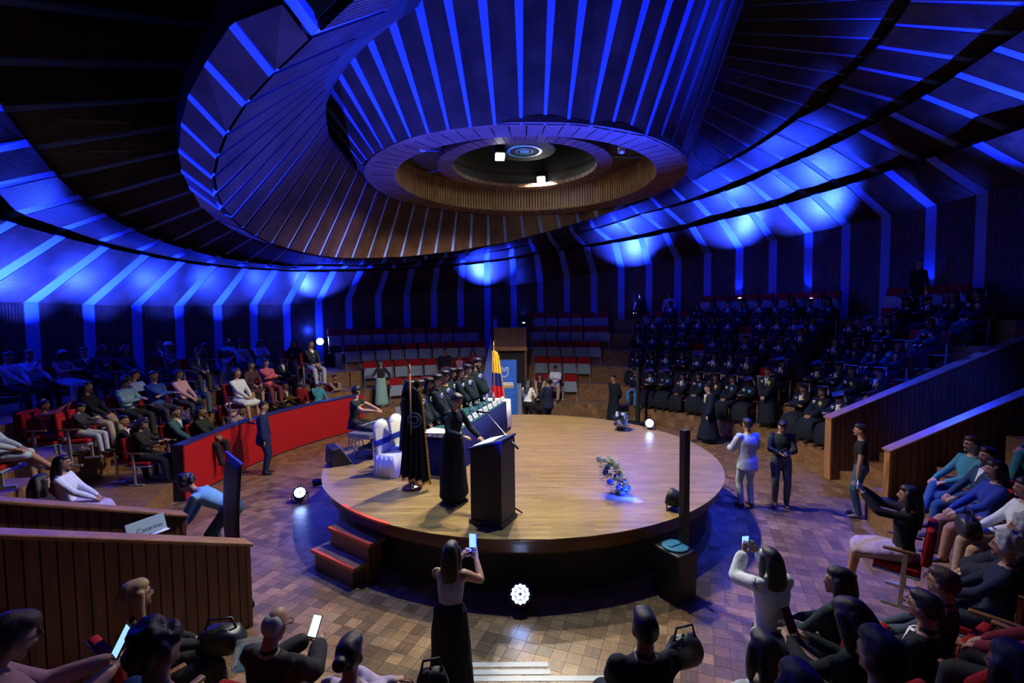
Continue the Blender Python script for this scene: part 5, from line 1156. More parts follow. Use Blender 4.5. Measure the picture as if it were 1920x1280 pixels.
# ================================================================== NEAR AUDIENCE
NA = [
 (521, 1166, .4, 'sit_phone', 'bald man with glasses in dark jacket looking at a bright phone', 'bald man', dict(top=(.025, .022, .026), bottom=(.03, .03, .03), hstyle='bald', hcol='grey', extras=('glasses',), garm='jacket', gcol=(.025, .022, .026)), 0),
 (668, 1216, .4, 'sit_fold', 'woman with tied dark hair in pale lilac top, near row', 'woman with tied hair', dict(sex='f', top=(.45, .38, .52), bottom=(.03, .03, .035), hstyle='bun'), 0),
 (1201, 1168, .4, 'sit_lap', 'man in dark suit seen from behind at the near row centre', 'man in the dark suit, near row', dict(top=(.014, .018, .03), bottom=(.014, .016, .024), garm='jacket', gcol=(.014, .018, .03), scale=1.04), 0),
 (1430, 1212, .4, 'sit_lap', 'woman with long dark hair in white blouse, from behind', 'woman with long dark hair in white', dict(sex='f', top=(.55, .60, .66), bottom=(.03, .03, .04), hstyle='long'), .0),
 (276, 1112, .4, 'sit_lap', 'woman with straight blonde hair and glasses beside the aisle wall', 'blonde woman', dict(sex='f', top=(.02, .02, .028), bottom=(.02, .02, .024), hstyle='long', hcol='blonde', extras=('glasses',)), -.25),
 (325, 1206, 1.0, 'sit_lap', 'dark haired person in blue jacket at the lower left', 'person in the blue jacket', dict(top=(.015, .05, .16), bottom=(.02, .03, .05), hstyle='curly'), -.1),
 (28, 1188, 1.0, 'sit_phone', 'woman with glasses in pale pink trousers holding up a phone, lower left', 'woman in pale pink trousers', dict(sex='f', top=(.30, .16, .20), bottom=(.34, .22, .25), hstyle='short', hcol='brown', extras=('glasses',)), -.3),
 (1600, 1096, .4, 'sit_turn', 'dark haired woman bent towards her neighbour, near right', 'woman bent to her neighbour', dict(sex='f', top=(.02, .035, .035), bottom=(.02, .02, .03), hstyle='bob'), .0),
 (1667, 1116, .4, 'sit_lap', 'man with glasses and white collar in dark jacket, near right', 'man with the white collar', dict(top=(.014, .016, .024), bottom=(.02, .02, .02), extras=('glasses', 'shirt')), .1),
 (1745, 1090, .4, 'sit_lap', 'man in striped dark shirt with short brown hair, near right', 'man in the striped shirt', dict(top=(.04, .06, .09), bottom=(.02, .02, .03), hcol='brown', extras=('glasses',)), .1),
 (1578, 1150, .7, 'sit_phone', 'person with dark hair holding a small phone, near right', 'person with the small phone', dict(sex='f', top=(.015, .022, .022), bottom=(.02, .02, .02), hstyle='long'), .1),
 (1866, 1022, .4, 'sit_lap', 'woman with big curly grey hair in dark blue coat', 'woman with curly grey hair', dict(sex='f', top=(.012, .02, .05), bottom=(.02, .025, .04), hstyle='curly', hcol='grey'), .15),
 (1899, 988, .45, 'sit_lap', 'second grey curly haired woman behind the first at the picture edge', 'second grey haired woman', dict(sex='f', top=(.02, .02, .04), bottom=(.02, .02, .03), hstyle='curly', hcol='grey', garm='coat', gcol=(.02, .02, .04)), .1),
 (1690, 928, .4, 'sit_photo', 'woman in black top and grey lace skirt filming with her phone', 'woman in the lace skirt', dict(sex='f', top=(.015, .015, .02), bottom=(.36, .27, .33), legs='short', hstyle='long', garm='skirt', gcol=(.36, .27, .33), shoe=(.35, .2, .1)), .1),
 (1812, 834, .6, 'sit_cross', 'man with glasses in teal blue shirt by the right aisle wall', 'man in the teal shirt', dict(top=(.05, .22, .30), bottom=(.03, .08, .22), hstyle='short', hcol='brown', extras=('glasses',), skin=2), .3),
 (1843, 858, .6, 'sit_lap', 'young man in dark blue jacket behind the teal shirt', 'young man in dark blue', dict(top=(.02, .05, .09), bottom=(.02, .06, .16), extras=('shirt',)), .3),
 (1866, 886, .55, 'sit_lap', 'woman in royal blue and white scarf leaning back, right edge', 'woman with the white scarf', dict(sex='f', top=(.02, .04, .25), bottom=(.28, .15, .10), hstyle='bob', legs='long'), .25),
 (1890, 906, .5, 'sit_lap', 'woman in white knitted blouse and beige trousers, right edge', 'woman in the white knitted blouse', dict(sex='f', top=(.62, .66, .70), bottom=(.30, .20, .14), hstyle='bun', shoe=(.4, .26, .14)), .25),
 (1985, 770, 1.2, 'sit_cross', 'person in teal jeans, only the legs in the picture at the right edge', 'person in teal jeans', dict(top=(.05, .1, .15), bottom=(.03, .14, .20)), .3),
 (1620, 1236, 1.0, 'sit_lap', 'dark haired person from behind in the lower right corner rows', 'dark haired person in the corner rows', dict(top=(.015, .018, .026), bottom=(.02, .02, .02), hstyle='short'), 0),
 (1822, 1240, 1.0, 'sit_lap', 'person with dark bob in blue grey top, lower right corner', 'person with the dark bob', dict(sex='f', top=(.06, .10, .16), bottom=(.02, .02, .02), hstyle='bob'), 0),
 (1530, 1262, 1.0, 'sit_lap', 'woman with long black hair low in the picture right of the white blouse', 'woman low in the picture', dict(sex='f', top=(.02, .03, .05), bottom=(.02, .02, .02), hstyle='long'), 0),
 (1990, 1090, 1.0, 'sit_lap', 'person in red jacket at the far right edge, half cut off', 'person in the red jacket', dict(sex='f', top=(.20, .02, .03), bottom=(.02, .02, .02), hstyle='bob'), .1),
]
nearp = {}
NP = relax([seat_point(q[0], q[1], q[2], q[6].get('scale', 1.)) for q in NA], .50)
for (x, y, tz, pose, lab, short, kw, dy), p in zip(NA, NP):
    seat(p, face_c(p)+dy*.5, f'dark red seat under the {short}', False, 'red seats of the near audience', True)
    nearp[short] = sp(pose, p, lab, dy, **kw)
for i, (x, y, tz) in enumerate([(1760, 1200, .7), (1880, 1130, .7), (600, 1240, .4), (1500, 1240, .7), (400, 1230, .6)]):
    p = onz(x, y, tz+.95); p.z = tz; seat(p, face_c(p), f'empty dark red seat in the near rows, {ords[i]} free place', False, 'empty red seats in the near rows')
q = person('stand_phone', (-.70, -5.36, 0), math.atan2(-.12, 1), 'woman in white sleeveless top and black skirt filming the stage with a phone', sex='f', top=(.42, .46, .55), bottom=(.012, .012, .016), sleeve='none', hstyle='long', garm='longskirt', gcol=(.012, .012, .018), scale=.90)
smartphone(at_hand(q, (.14, .50, 1.52)), q.rotation_euler.z, 0, 'phone with a glowing screen held up by the woman in front of the stage')
q = person('stand_photo', onz(1446, 1052, 1.47)-V((0, 0, 1.47)), math.atan2(.15, 1), 'woman in white jacket with long hair filming on the floor at the right', sex='f', top=(.62, .66, .70), bottom=(.02, .02, .025), hstyle='long', garm='jacket', gcol=(.62, .66, .70), scale=.93)
smartphone(at_hand(q, (0, .42, 1.56)), q.rotation_euler.z, 0, 'phone held up by the woman in the white jacket')
o = nearp['woman in the lace skirt']; smartphone(at_hand(o, (0, .42, 1.26)), o.rotation_euler.z, 0, 'phone held sideways by the woman in the lace skirt', 'screen', math.pi/2)
o = nearp['bald man']; smartphone(at_hand(o, (0, .38, .95)), o.rotation_euler.z, -.6, 'phone with a bright white screen in the bald man\'s hands', 'screenw')
o = nearp['woman in pale pink trousers']; smartphone(at_hand(o, (.03, .40, .97)), o.rotation_euler.z, -.5, 'phone with a blue screen held by the woman in pale pink trousers')
o = nearp['person with the small phone']; smartphone(at_hand(o, (0, .40, .95)), o.rotation_euler.z, -.5, 'small dark phone at the near right rows', 'lensoff')

# ================================================================== THINGS ON AND AROUND THE STAGE
# panel table
fa, fb = onz(903, 745, HS+.76), onz(957, 749, HS+.76); na, nb2 = onz(792, 804, HS+.76), onz(838, 821, HS+.76)
ax = ((fa+fb)-(na+nb2)); ax.z = 0; LT = ax.length/2; ax.normalize(); tc = (fa+fb+na+nb2)/4; tc.z = HS
tb = tag(empty('panel_table', tc, math.atan2(-ax.x, ax.y)), 'long panel table under teal top cloth and navy skirt on the stage', 'table'); WT2 = .72
mb = MB(); mb.box((0, 0, .73), (WT2-.06, LT-.06, .04)); mb.build('table_top', M['rimwood'], tb)
for sx in (-1, 1):
    for sy in (-1, 0, 1): mb = MB(); mb.box((sx*.28, sy*(LT/2-.15), .355), (.04, .04, .71)); mb.build('leg', M['steel'], tb)
def skirt(mb, path, z0, z1, amp, per, th=.0):
    vs, fs = [], []; n = len(path)
    for i, (x, y, nx, ny) in enumerate(path):
        o = amp*math.sin(i*per)
        vs += [V((x+nx*(o*.2), y+ny*(o*.2), z1)), V((x+nx*(o*.7+.01), y+ny*(o*.7+.01), (z0+z1)/2)), V((x+nx*(o+.025), y+ny*(o+.025), z0))]
    for i in range(n-1):
        for k in range(2): fs.append((3*i+k, 3*i+3+k, 3*i+4+k, 3*i+1+k))
    mb.add(vs, fs)
def rect_path(w, l, n):
    P = []; h, g = w/2, l/2; per = 2*(w+l)
    for i in range(n+1):
        s = per*i/n
        if s < l: P.append((h, -g+s, 1, 0))
        elif s < l+w: P.append((h-(s-l), g, 0, 1))
        elif s < 2*l+w: P.append((-h, g-(s-l-w), -1, 0))
        else: P.append((-h+(s-2*l-w), -g, 0, -1))
    return P
mb = MB(); skirt(mb, rect_path(WT2, LT, 260), .012, .755, .006, 1.0); sk_ = mb.build('navy_skirt', M['navy'], tb, True); sk_.modifiers.new('s', 'SOLIDIFY').thickness = .004
mb = MB(); mb.box((0, 0, .758), (WT2+.012, LT+.012, .008), 0, None, .003); mb.build('teal_cloth', M['teal'], tb)
for sy in (-1, 1):
    mb = MB(); mb.box((0, sy*(LT/2-.16), .764), (WT2+.02, .36, .006), 0, None, .002)
    pth = [(WT2/2+.014, sy*(LT/2-.34)+sy*.36*i/30, 1, 0) for i in range(31)]; skirt(mb, pth, .10 if sy > 0 else .62, .764, .014, 1.1)
    pth = [(WT2/2-WT2*i/40, sy*(LT/2+.012), 0, sy) for i in range(41)]; skirt(mb, pth, .10 if sy > 0 else .70, .764, .016, 1.1)
    q = mb.build('white_runner', M['white'], tb, True); q.modifiers.new('s', 'SOLIDIFY').thickness = .004
def on_table(u, v, z=.768): return tb.matrix_basis @ V((u, v, z)) if False else (Matrix.Translation(tb.location) @ tb.rotation_euler.to_matrix().to_4x4()) @ V((u, v, z))
trz = tb.rotation_euler.z
for i in range(9):
    v = -LT/2+.75+i*(LT-1.05)/8; r = tag(empty('name_card', on_table(.25, v), trz), f'white folded name card, {ords[i]} from the near end of the panel table', 'name card', 'name cards on the panel table')
    mb = MB(); mb.add([(-.05, -.11, 0), (-.05, .11, 0), (.05, -.11, 0), (.05, .11, 0), (0, -.11, .10), (0, .11, .10)], [(0, 4, 5, 1), (2, 3, 5, 4), (0, 2, 4), (1, 5, 3), (0, 1, 3, 2)]); mb.build('card', M['paper'], r)
    mb = MB()
    for j, wd in enumerate((.15, .12)): mb.box((.0335-.018*j, 0, .036+.034*j), (.002, wd, .012), 0, Matrix.Rotation(-.46, 3, 'Y'))
    mb.build('printed_lines', M['navy'], r)
wl = mat('water_label', (.05, .18, .5), .4); bp_ = None
for i in range(8):
    v = -LT/2+.95+i*(LT-1.2)/7
    r = tag(empty('water_bottle', on_table(.02+.06*((i*7) % 3-1), v), trz), f'small clear water bottle, {ords[i]} from the near end of the table', 'bottle', 'water bottles on the panel table')
    mb = MB(); mb.lathe([(.030, 0), (.032, .02), (.032, .12), (.013, .165), (.013, .185)], 12); mb.build('bottle', M['glass'], r, True)
    mb = MB(); mb.lathe([(.033, .05), (.033, .10)], 12); mb.build('label', wl, r); mb = MB(); mb.lathe([(.014, .185), (.014, .20)], 10); mb.build('cap', M['paper'], r)
    if i % 2 == 0:
        r = tag(empty('drinking_glass', on_table(.10, v+.14), trz), f'upturned drinking glass beside the {ords[i]} bottle on the panel table', 'glass', 'glasses on the panel table'); mb = MB(); mb.lathe([(.028, 0), (.034, .11), (.031, .11), (.026, .008)], 14); mb.build('glass', M['glass'], r, True)
for i, v in enumerate((-LT/2+1.5, LT/2-.6)):
    r = tag(empty('table_microphone', on_table(.12, v), trz), f'small table microphone, {"near" if i == 0 else "far"} half of the panel table', 'microphone'); mb = MB(); mb.lathe([(.06, 0), (.055, .02)], 16); mb.build('base', M['black'], r)
    mb = MB(); mb.tube([(0, 0, .02), (-.01, 0, .14), (-.05, 0, .24)], .005, 6); mb.build('gooseneck', M['black'], r); mb = MB(); mb.ball((-.06, 0, .26), (.016, .016, .024)); mb.build('capsule', M['steel'], r, True)
for i, (u, v) in enumerate(((-.12, -LT/2+.18), (.1, -LT/2+.12), (.05, LT/2-.15))):
    mb = MB(); mb.box((0, 0, .003), (.21, .30, .006)); o = mb.build('document', M['paper'], None); o.location = on_table(u, v, .770); o.rotation_euler = (0, 0, trz+.2*i); tag(o, f'white sheet of paper on the {["near end of the table", "near table corner", "far end of the table"][i]}', 'paper')
# covered chairs
for i, (x, y) in enumerate(((-2.38, -1.30), (-2.24, -.80), (-2.06, -.28))):
    r = tag(empty('covered_chair', (x, y, HS), math.atan2(-.93, -.37)), f'chair in white cover with blue sash, {ords[i]} from the near end', 'chair', 'white covered chairs'); r.scale = (.9, .9, .84)
    mb = MB(); mb.box((0, -.20, .74), (.42, .05, .56), 0, Rx(.1), .022); mb.box((0, -.225, .26), (.44, .035, .51), 0, Rx(-.08), .012); mb.lathe([(.205, -.03), (.205, .03)], 24, (0, -.235, .97), 0, Matrix.Rotation(math.pi/2, 3, 'X') @ Matrix.Rotation(0, 3, 'Z')); mb.build('back_cover', M['white'], r, True)
    mb = MB(); mb.box((0, .02, .44), (.43, .43, .06), 0, None, .02); mb.build('seat_cover', M['white'], r, True)
    mb = MB(); skirt(mb, [(x_, y_+.02, nx, ny) for x_, y_, nx, ny in rect_path(.43, .43, 80)], .01, .45, .016, 1.2); q = mb.build('skirt_cover', M['white'], r, True); q.modifiers.new('s', 'SOLIDIFY').thickness = .004
    mb = MB(); mb.box((0, -.205, .70), (.445, .085, .13), 0, Rx(.1), .015); mb.tube([(0, -.26, .70), (-.06, -.28, .55), (-.05, -.28, .36)], [(.008, .04)]*3, 8); mb.tube([(0, -.26, .70), (.06, -.28, .52), (.07, -.28, .40)], [(.008, .04)]*3, 8); mb.build('sash', M['sash'], r, True)
# mixer desk
c0, c1 = onz(668, 806, HS+.66), onz(772, 770, HS+.66); mc = (c0+c1)/2; dv = c1-c0; dv.z = 0; ml = dv.length; mrz = math.atan2(-dv.x, dv.y)
r = tag(empty('mixer_stand', (mc.x, mc.y, HS), mrz), 'grey flight case table under the sound mixer', 'table')
mb = MB(); mb.box((0, 0, .52), (.52, ml*.95, .10), 0, None, .012); mb.build('case', M['laptop'], r)
for sx in (-1, 1):
    for sy in (-1, 1): mb = MB(); mb.tube([(sx*.20, sy*ml*.38, .47), (sx*.24, sy*ml*.40, 0)], .016, 6); mb.build('leg', M['steel'], r)
mb = MB(); mb.box((0, 0, .20), (.44, ml*.7, .03)); mb.build('shelf', M['laptop'], r)
X4 = Matrix.Translation((mc.x, mc.y, HS)) @ Matrix.Rotation(mrz, 4, 'Z')
r = tag(empty('sound_mixer', X4 @ V((0, -ml*.15, .575)), mrz), 'dark sound mixer with rows of faders in front of the sound man', 'mixer')
mb = MB(); mb.box((0, 0, .045), (.46, .85, .07), 0, Matrix.Rotation(.12, 3, 'Y'), .01); mb.build('body', M['black'], r)
for i in range(16):
    mb = MB(); y = -.38+i*.05; mb.box((-.12, y, .072+.016), (.03, .022, .02), 0, Matrix.Rotation(.12, 3, 'Y')); mb.build('fader', M['paper'] if i % 5 else M['cyan'], r)
mb = MB()
for i in range(16):
    for j in range(4): mb.lathe([(.009, 0), (.008, .018)], 6, (.0+.05*j, -.38+i*.05, .078-.006*j))
q = mb.build('knobs', M['steel'], r)
r = tag(empty('laptop', X4 @ V((.05, ml*.33, .58)), mrz+1.2), 'open grey laptop at the far end of the mixer table', 'laptop'); mb = MB(); mb.box((0, 0, .01), (.34, .24, .02), 0, None, .006); mb.build('base', M['laptop'], r); mb = MB(); mb.box((0, .14, .125), (.34, .014, .23), 0, Rx(-.25), .005); mb.build('screen', M['laptop'], r)
# cables under the mixer
for i in range(7):
    mb = MB(); pts = []; x0, y0 = R_.uniform(-.2, .2), R_.uniform(-ml*.4, ml*.2)
    for t in range(12): pts.append(X4 @ V((x0+.28*math.sin(t*.5+i)+.02*t, y0+.10*math.cos(t*.8+i*2)-.02*t, max(.008, .5-.11*t if t < 5 else .008))))
    mb.tube(pts, .008, 5); tag(mb.build('cable', M['cable'] if i % 2 else M['black'], None, True), f'{"grey" if i % 2 else "black"} cable hanging and coiling under the mixer table, {ords[i]} of seven', 'cable', 'cables under the mixer')
# wedge monitor
p = onz(633, 868, HS); r = tag(empty('stage_monitor', (p.x, p.y, HS), math.radians(-55)), 'black wedge monitor loudspeaker at the left rim of the stage', 'speaker')
mb = MB(); vs = [(-.24, -.18, 0), (.24, -.18, 0), (.24, .22, 0), (-.24, .22, 0), (-.24, -.16, .34), (.24, -.16, .34), (.24, .0, .36), (-.24, .0, .36)]
mb.add(vs, [(3, 2, 1, 0), (4, 5, 6, 7), (0, 1, 5, 4), (1, 2, 6, 5), (2, 3, 7, 6), (3, 0, 4, 7)]); q = mb.build('cabinet', M['black'], r); q.modifiers.new('b', 'BEVEL').width = .012
mb = MB(); mb.add([(-.21, .205, .03), (.21, .205, .03), (.21, .015, .34), (-.21, .015, .34), (-.21, .217, .037), (.21, .217, .037), (.21, .027, .348), (-.21, .027, .348)], [(3, 2, 1, 0), (4, 5, 6, 7), (0, 1, 5, 4), (1, 2, 6, 5), (2, 3, 7, 6), (3, 0, 4, 7)]); mb.build('grille', M['steel'], r)
# flags
def drape(nm, zt, zb, w0, w1, folds, amp, ph=0., lean=0.):
    vs, fs, uvk = [], [], []; n, m = 44, 26
    for j in range(m+1):
        t = j/m; z = zt+(zb-zt)*t; wd = w0+(w1-w0)*t**.8
        for i in range(n+1):
            s = i/n; ang = s*folds*2*math.pi+ph; x = (s-.35)*wd+lean*t; y = amp*(.25+.75*t)*math.sin(ang)+.05*math.sin(3*t+s*2); vs.append(V((x, y, z-(.12*abs(s-.35) if j < 3 else .0)-.06*s*t)))
    for j in range(m):
        for i in range(n): fs.append((j*(n+1)+i, j*(n+1)+i+1, (j+1)*(n+1)+i+1, (j+1)*(n+1)+i))
    return vs, fs, n, m
def flag(label, loc, rz, zt, zb, w0, w1, colour_fn, mats, pole_h, folds=5, amp=.07, lean=0., cat='flag'):
    r = tag(empty('flag', loc, rz), label, cat)
    mb = MB(); mb.lathe([(.165, 0), (.17, .02), (.13, .05), (.06, .075), (.03, .12)], 24); mb.build('base', mat('dark_polished_base', (.06, .025, .02), .15), r, True)
    mb = MB(); mb.tube([(0, 0, .06), (0, 0, pole_h)], .014, 8); mb.build('pole', M['caprail'], r, True)
    mb = MB(); mb.lathe([(.008, pole_h), (.024, pole_h+.05), (.004, pole_h+.16)], 10); mb.build('finial', M['gold'], r, True)
    vs, fs, n, m = drape('f', zt, zb, w0, w1, folds, amp, 0, lean)
    fm = [colour_fn((k % n)/n, (k//n)/m) for k in range(len(fs))]
    q = mesh_obj('cloth', vs, fs, mats, r, fm, True); q.modifiers.new('s', 'SOLIDIFY').thickness = .004
    # gold fringe along the free hem
    mb = MB()
    for i in range(n+1): p = vs[m*(n+1)+i]; mb.box((p.x, p.y, p.z-.02), (.016, .010, .05))
    for j in range(m+1): p = vs[j*(n+1)+n]; mb.box((p.x+.012, p.y, p.z), (.035, .010, .05))
    mb.build('fringe', M['gold'], r); return r
p = onz(773, 915, HS)
f1 = flag('dark blue flag with gold fringe and a ring emblem on a floor pole', (p.x, p.y, HS), math.radians(-12), 1.72, .20, .20, .56, lambda s, t: 0, [cloth('dark_flag', (.006, .008, .018), .8, .3, 6)], 1.92, 4.5, .075, -.03)
mb = MB(); ring_sector(mb, .10, .125, -.004, .004, 0, 360, 32); ring_sector(mb, .05, .07, -.004, .004, 0, 360, 24); q = mb.build('ring_emblem', mat('emblem_blue', (.07, .11, .25), .6), f1); q.location = (.12, -.12, 1.18); q.rotation_euler = (math.pi/2, 0, 0)
p = onz(914, 800, HS); p = V((-.74, 3.32, HS))
f2 = flag('yellow, blue and red flag with gold fringe behind the far end of the table', p, math.radians(-8), 1.92, .42, .12, .40, lambda s, t: 0 if t < .42 else (1 if t < .62 else 2), [M['yellow'], M['flagblue'], M['flagred']], 2.0, 3, .05, .06)
# roll-up banner with crest and words
bc = onz(945, 676, 2.22); bc.z = 0; d_ = CAM-bc; brz = math.atan2(d_.x, -d_.y)
r = tag(empty('rollup_banner', bc, brz), 'blue roll-up banner with white owl crest and gold title box behind the table', 'banner'); BW, BH = .84, 2.2
mb = MB(); mb.box((0, 0, .05+BH/2), (BW, .006, BH)); mb.build('print', M['blueprint'], r)
mb = MB(); mb.box((0, .03, .04), (BW+.02, .20, .08), 0, None, .015); mb.build('cassette', M['steel'], r); mb = MB(); mb.box((0, 0, .05+BH+.012), (BW+.01, .02, .025)); mb.build('top_rail', M['chrome'], r)
mb = MB(); mb.tube([(0, .03, .08), (0, .03, BH+.05)], .012, 6); mb.build('support_pole', M['steel'], r)
def shield(w, h, n=14):
    P = [(-w/2, h*.42), (-w*.2, h*.42), (0, h*.30), (w*.2, h*.42), (w/2, h*.42)]
    P += [(w/2*math.cos(a), -h*.10+(-h*.48)*math.sin(a)) for a in [i*math.pi/n for i in range(0, n+1)]]
    return P
mb = MB(); z0 = 1.86
def flat(mb, P, y, th=.004, cz=0., cx=0.):
    n = len(P); mb.add([(cx+x, y, cz+z) for x, z in P]+[(cx+x, y-th, cz+z) for x, z in P], [tuple(range(n)), tuple(range(2*n-1, n-1, -1))]+[(i, i+n, (i+1) % n+n, (i+1) % n) for i in range(n)])
flat(mb, shield(.30, .34), -.003, .003, z0); mb.build('crest', M['lightblue'], r)
mb = MB(); flat(mb, shield(.235, .27), -.006, .003, z0-.003); c_ = mb.build('crest_field', M['blueprint'], r)
mb = MB()
for sx in (-1, 1):
    pts = [(sx*.052+.038*math.cos(t*.52), -.012, z0+.05+.038*math.sin(t*.52)) for t in range(13)]; mb.tube(pts, .008, 5, 0, False); mb.ball((sx*.052, -.012, z0+.05), (.012, .004, .012))
mb.add([(-.02, -.012, z0+.02), (.02, -.012, z0+.02), (0, -.012, z0-.03)], [(0, 1, 2)]); mb.build('owl_face', M['lightblue'], r)
RX = (math.pi/2, 0, 0)
text('UNIVERSIDAD CENTRAL DEL ECUADOR', .036, (0, -.006, 1.60), RX, M['cyan'], r)
mb = MB(); flat(mb, [(-.31, -.05), (.31, -.05), (.29, .05), (-.29, .05)], -.004, .004, 1.44); mb.build('white_box', M['paper'], r)
text('OBTEN TU TITULO', .062, (0, -.011, 1.44), RX, M['navy'], r)
mb = MB(); flat(mb, [(-.33, -.045), (.33, -.045), (.31, .045), (-.31, .045)], -.004, .004, 1.345); mb.build('gold_box', M['gold'], r)
text('QUE DEBES HACER', .060, (0, -.011, 1.345), RX, M['lightblue'], r)
mb = MB()
for i, (x0, wd, z) in enumerate([(0, .52, 1.25), (-.15, .34, 1.15), (.2, .26, 1.15), (-.2, .26, 1.11), (.2, .2, 1.11), (-.05, .56, 1.03), (-.2, .24, .99), (-.1, .30, .90), (.22, .26, .90), (-.02, .5, .82), (.1, .4, .70), (-.1, .42, .62)]): mb.box((x0, -.005, z), (wd, .003, .016))
mb.build('print_lines', M['cyan'], r)
# portal of the entrance behind the banner
pr = tag(empty('door_1'), 'dark entrance passage under a planked wooden balcony behind the banner', None, None, 'structure')
pa, pb = onz(928, 640, 2.9), onz(986, 640, 2.9)
def uxy(x, R): q = oncyl(x, 640, R); return V((q.x, q.y, 0))
R0 = 8.05; A0, A1 = math.degrees(AZ(uxy(926, R0))), math.degrees(AZ(uxy(987, R0)))
mb = MB(); ring_sector(mb, R0+.06, 10.2, 0, 3.25, A0, A1, 4); mb.build('passage', M['dark'], pr)  # solid black block: the passage's inner shade is put into its colour
nP = 9
for i in range(nP):
    a0, a1 = A0+(A1-A0)*i/nP+.06, A0+(A1-A0)*(i+1)/nP-.06; mb = MB(); ring_sector(mb, R0-.01, R0+.05, 2.55, 3.28, a0, a1, 1); mb.build('board', M['rimwood'], pr)
mb = MB(); ring_sector(mb, R0-.10, R0+.10, 2.42, 2.56, A0-.2, A1+.2, 4); mb.build('ledge', M['caprail'], pr)
for a in (A0, A1-.5): mb = MB(); ring_sector(mb, R0-.05, R0+.12, 0, 2.43, a, a+.55, 1); mb.build('post', M['board'], pr)
mb = MB(); q = onz(971, 760, 1.0); mb.box((0, 0, .6), (.24, .4, 1.2)); o = mb.build('cabinet', M['greypan'], None); o.location = (q.x*1.0, 7.75, 0); tag(o, 'narrow grey cabinet beside the dark passage behind the banner', 'cabinet')
mb = MB()
bs = [V((p.x, p.y, z)) for p, z in ((oncyl(927, 610, 10.2), 3.6), (oncyl(905, 690, 8.1), 1.35), (oncyl(921, 690, 8.1), 1.35), (oncyl(933, 612, 10.2), 3.6))]
mb.add(bs+[b-V((0, 0, 1.2)) for b in bs], [(0, 1, 2, 3), (7, 6, 5, 4), (0, 4, 5, 1), (1, 5, 6, 2), (2, 6, 7, 3), (3, 7, 4, 0)]); o = mb.build('wall_stair_far', M['plaster']); tag(o, 'sloping pale stair wall left of the far passage', None, None, 'structure')
# lectern
lc = V((-.40, -3.28, HS)); lrz = math.atan2(-n_.x, n_.y); r = tag(empty('lectern', lc, lrz), 'tall black lectern at the front of the stage', 'lectern')
mb = MB(); vs = [(-.22, -.24, 0), (.22, -.24, 0), (.22, .24, 0), (-.22, .24, 0), (-.22, -.24, 1.02), (.22, -.24, 1.02), (.22, .24, 1.17), (-.22, .24, 1.17)]
mb.add(vs, [(3, 2, 1, 0), (4, 5, 6, 7), (0, 1, 5, 4), (1, 2, 6, 5), (2, 3, 7, 6), (3, 0, 4, 7)]); q = mb.build('body', M['black'], r); q.modifiers.new('b', 'BEVEL').width = .01
mb = MB(); mb.box((0, -.01, 1.112), (.48, .54, .03), 0, Rx(.30), .008); mb.build('reading_top', M['navy'], r)
mb = MB(); mb.box((0, 0, .03), (.48, .52, .06), 0, None, .01); mb.build('plinth', M['black'], r)
X5 = Matrix.Translation(lc) @ Matrix.Rotation(lrz, 4, 'Z')
for i, (x, y, a) in enumerate(((.09, -.06, .1), (-.10, -.03, -.15))):
    mb = MB(); mb.box((0, 0, 0), (.22, .30, .005)); o = mb.build('document', M['paper']); o.matrix_basis = X5 @ Matrix.Translation((x, y, 1.140+.31*y+.004*i)) @ Matrix.Rotation(.30, 4, 'X') @ Matrix.Rotation(a, 4, 'Z'); tag(o, f'white page on the lectern top, {"outer" if i == 0 else "inner"} sheet', 'paper')
# boom microphone
bp0 = V((-.12, -3.16, HS)); piv = V((-.12, -3.16, onz(943, 812, 0).z)); piv = CAM+ray(944, 810)*((bp0.y-CAM.y)/ray(944, 810).y); m0 = CAM+ray(912, 774)*((-2.95-CAM.y)/ray(912, 774).y); cw = piv+(piv-m0)*.62
r = tag(empty('microphone_stand', (piv.x, piv.y, HS)), 'black boom microphone stand behind the lectern', 'microphone stand'); O5 = V((piv.x, piv.y, HS))
mb = MB(); mb.tube([(0, 0, .18), piv-O5], .011, 8); mb.build('pole', M['black'], r)
mb = MB(); mb.tube([m0-O5, cw-O5], .008, 8); mb.build('boom', M['chrome'], r); mb = MB(); mb.tube([cw-O5, cw-O5+(cw-m0).normalized()*.08], .018, 8); mb.build('counterweight', M['black'], r)
for i in range(3):
    mb = MB(); a = i*2.094+.35; mb.tube([(0, 0, .22), (.27*math.cos(a), .27*math.sin(a), .014)], .012, 6); mb.build('leg', M['black'], r)
mb = MB(); mb.tube([m0-O5+V((.05, 0, .0)), m0-O5+V((-.10, .03, .01))], [.017, .013], 8); mb.ball(m0-O5+V((-.13, .035, .012)), .027); mb.build('microphone', M['black'], r, True)
# column loudspeakers
def column(label, loc, h, sub):
    r = tag(empty('column_speaker', loc, math.atan2(loc[0], -loc[1])), label, 'speaker')
    mb = MB(); mb.box((0, 0, h/2+.3), (.10, .10, h-.6), 0, None, .012); mb.build('column', M['black'], r)
    mb = MB(); mb.box((0, 0, .32), (.13, .13, .64), 0, None, .012) ; mb.build('lower_column', M['black'], r)
    if sub:
        mb = MB(); mb.box((-.17, .0, .33), (.36, .42, .64), 0, None, .03); mb.build('bass_box', M['black'], r)
        mb = MB(); mb.lathe([(.17, .65), (.17, .675), (.12, .68)], 24, (-.17, 0, 0)); mb.box((-.17, 0, .685), (.20, .05, .02), 0, None, .006); mb.build('handle', mat('blue_handle', (.02, .14, .24), .4), r)
    else:
        mb = MB(); mb.box((.12, .05, .10), (.6, .4, .2), 0, None, .02); mb.build('foot_box', M['black'], r)
    return r
q = onz(1262, 1098, 0); column('black column loudspeaker with bass box at the front right of the stage', (q.x+.1, q.y-.12, 0), 2.2, True)
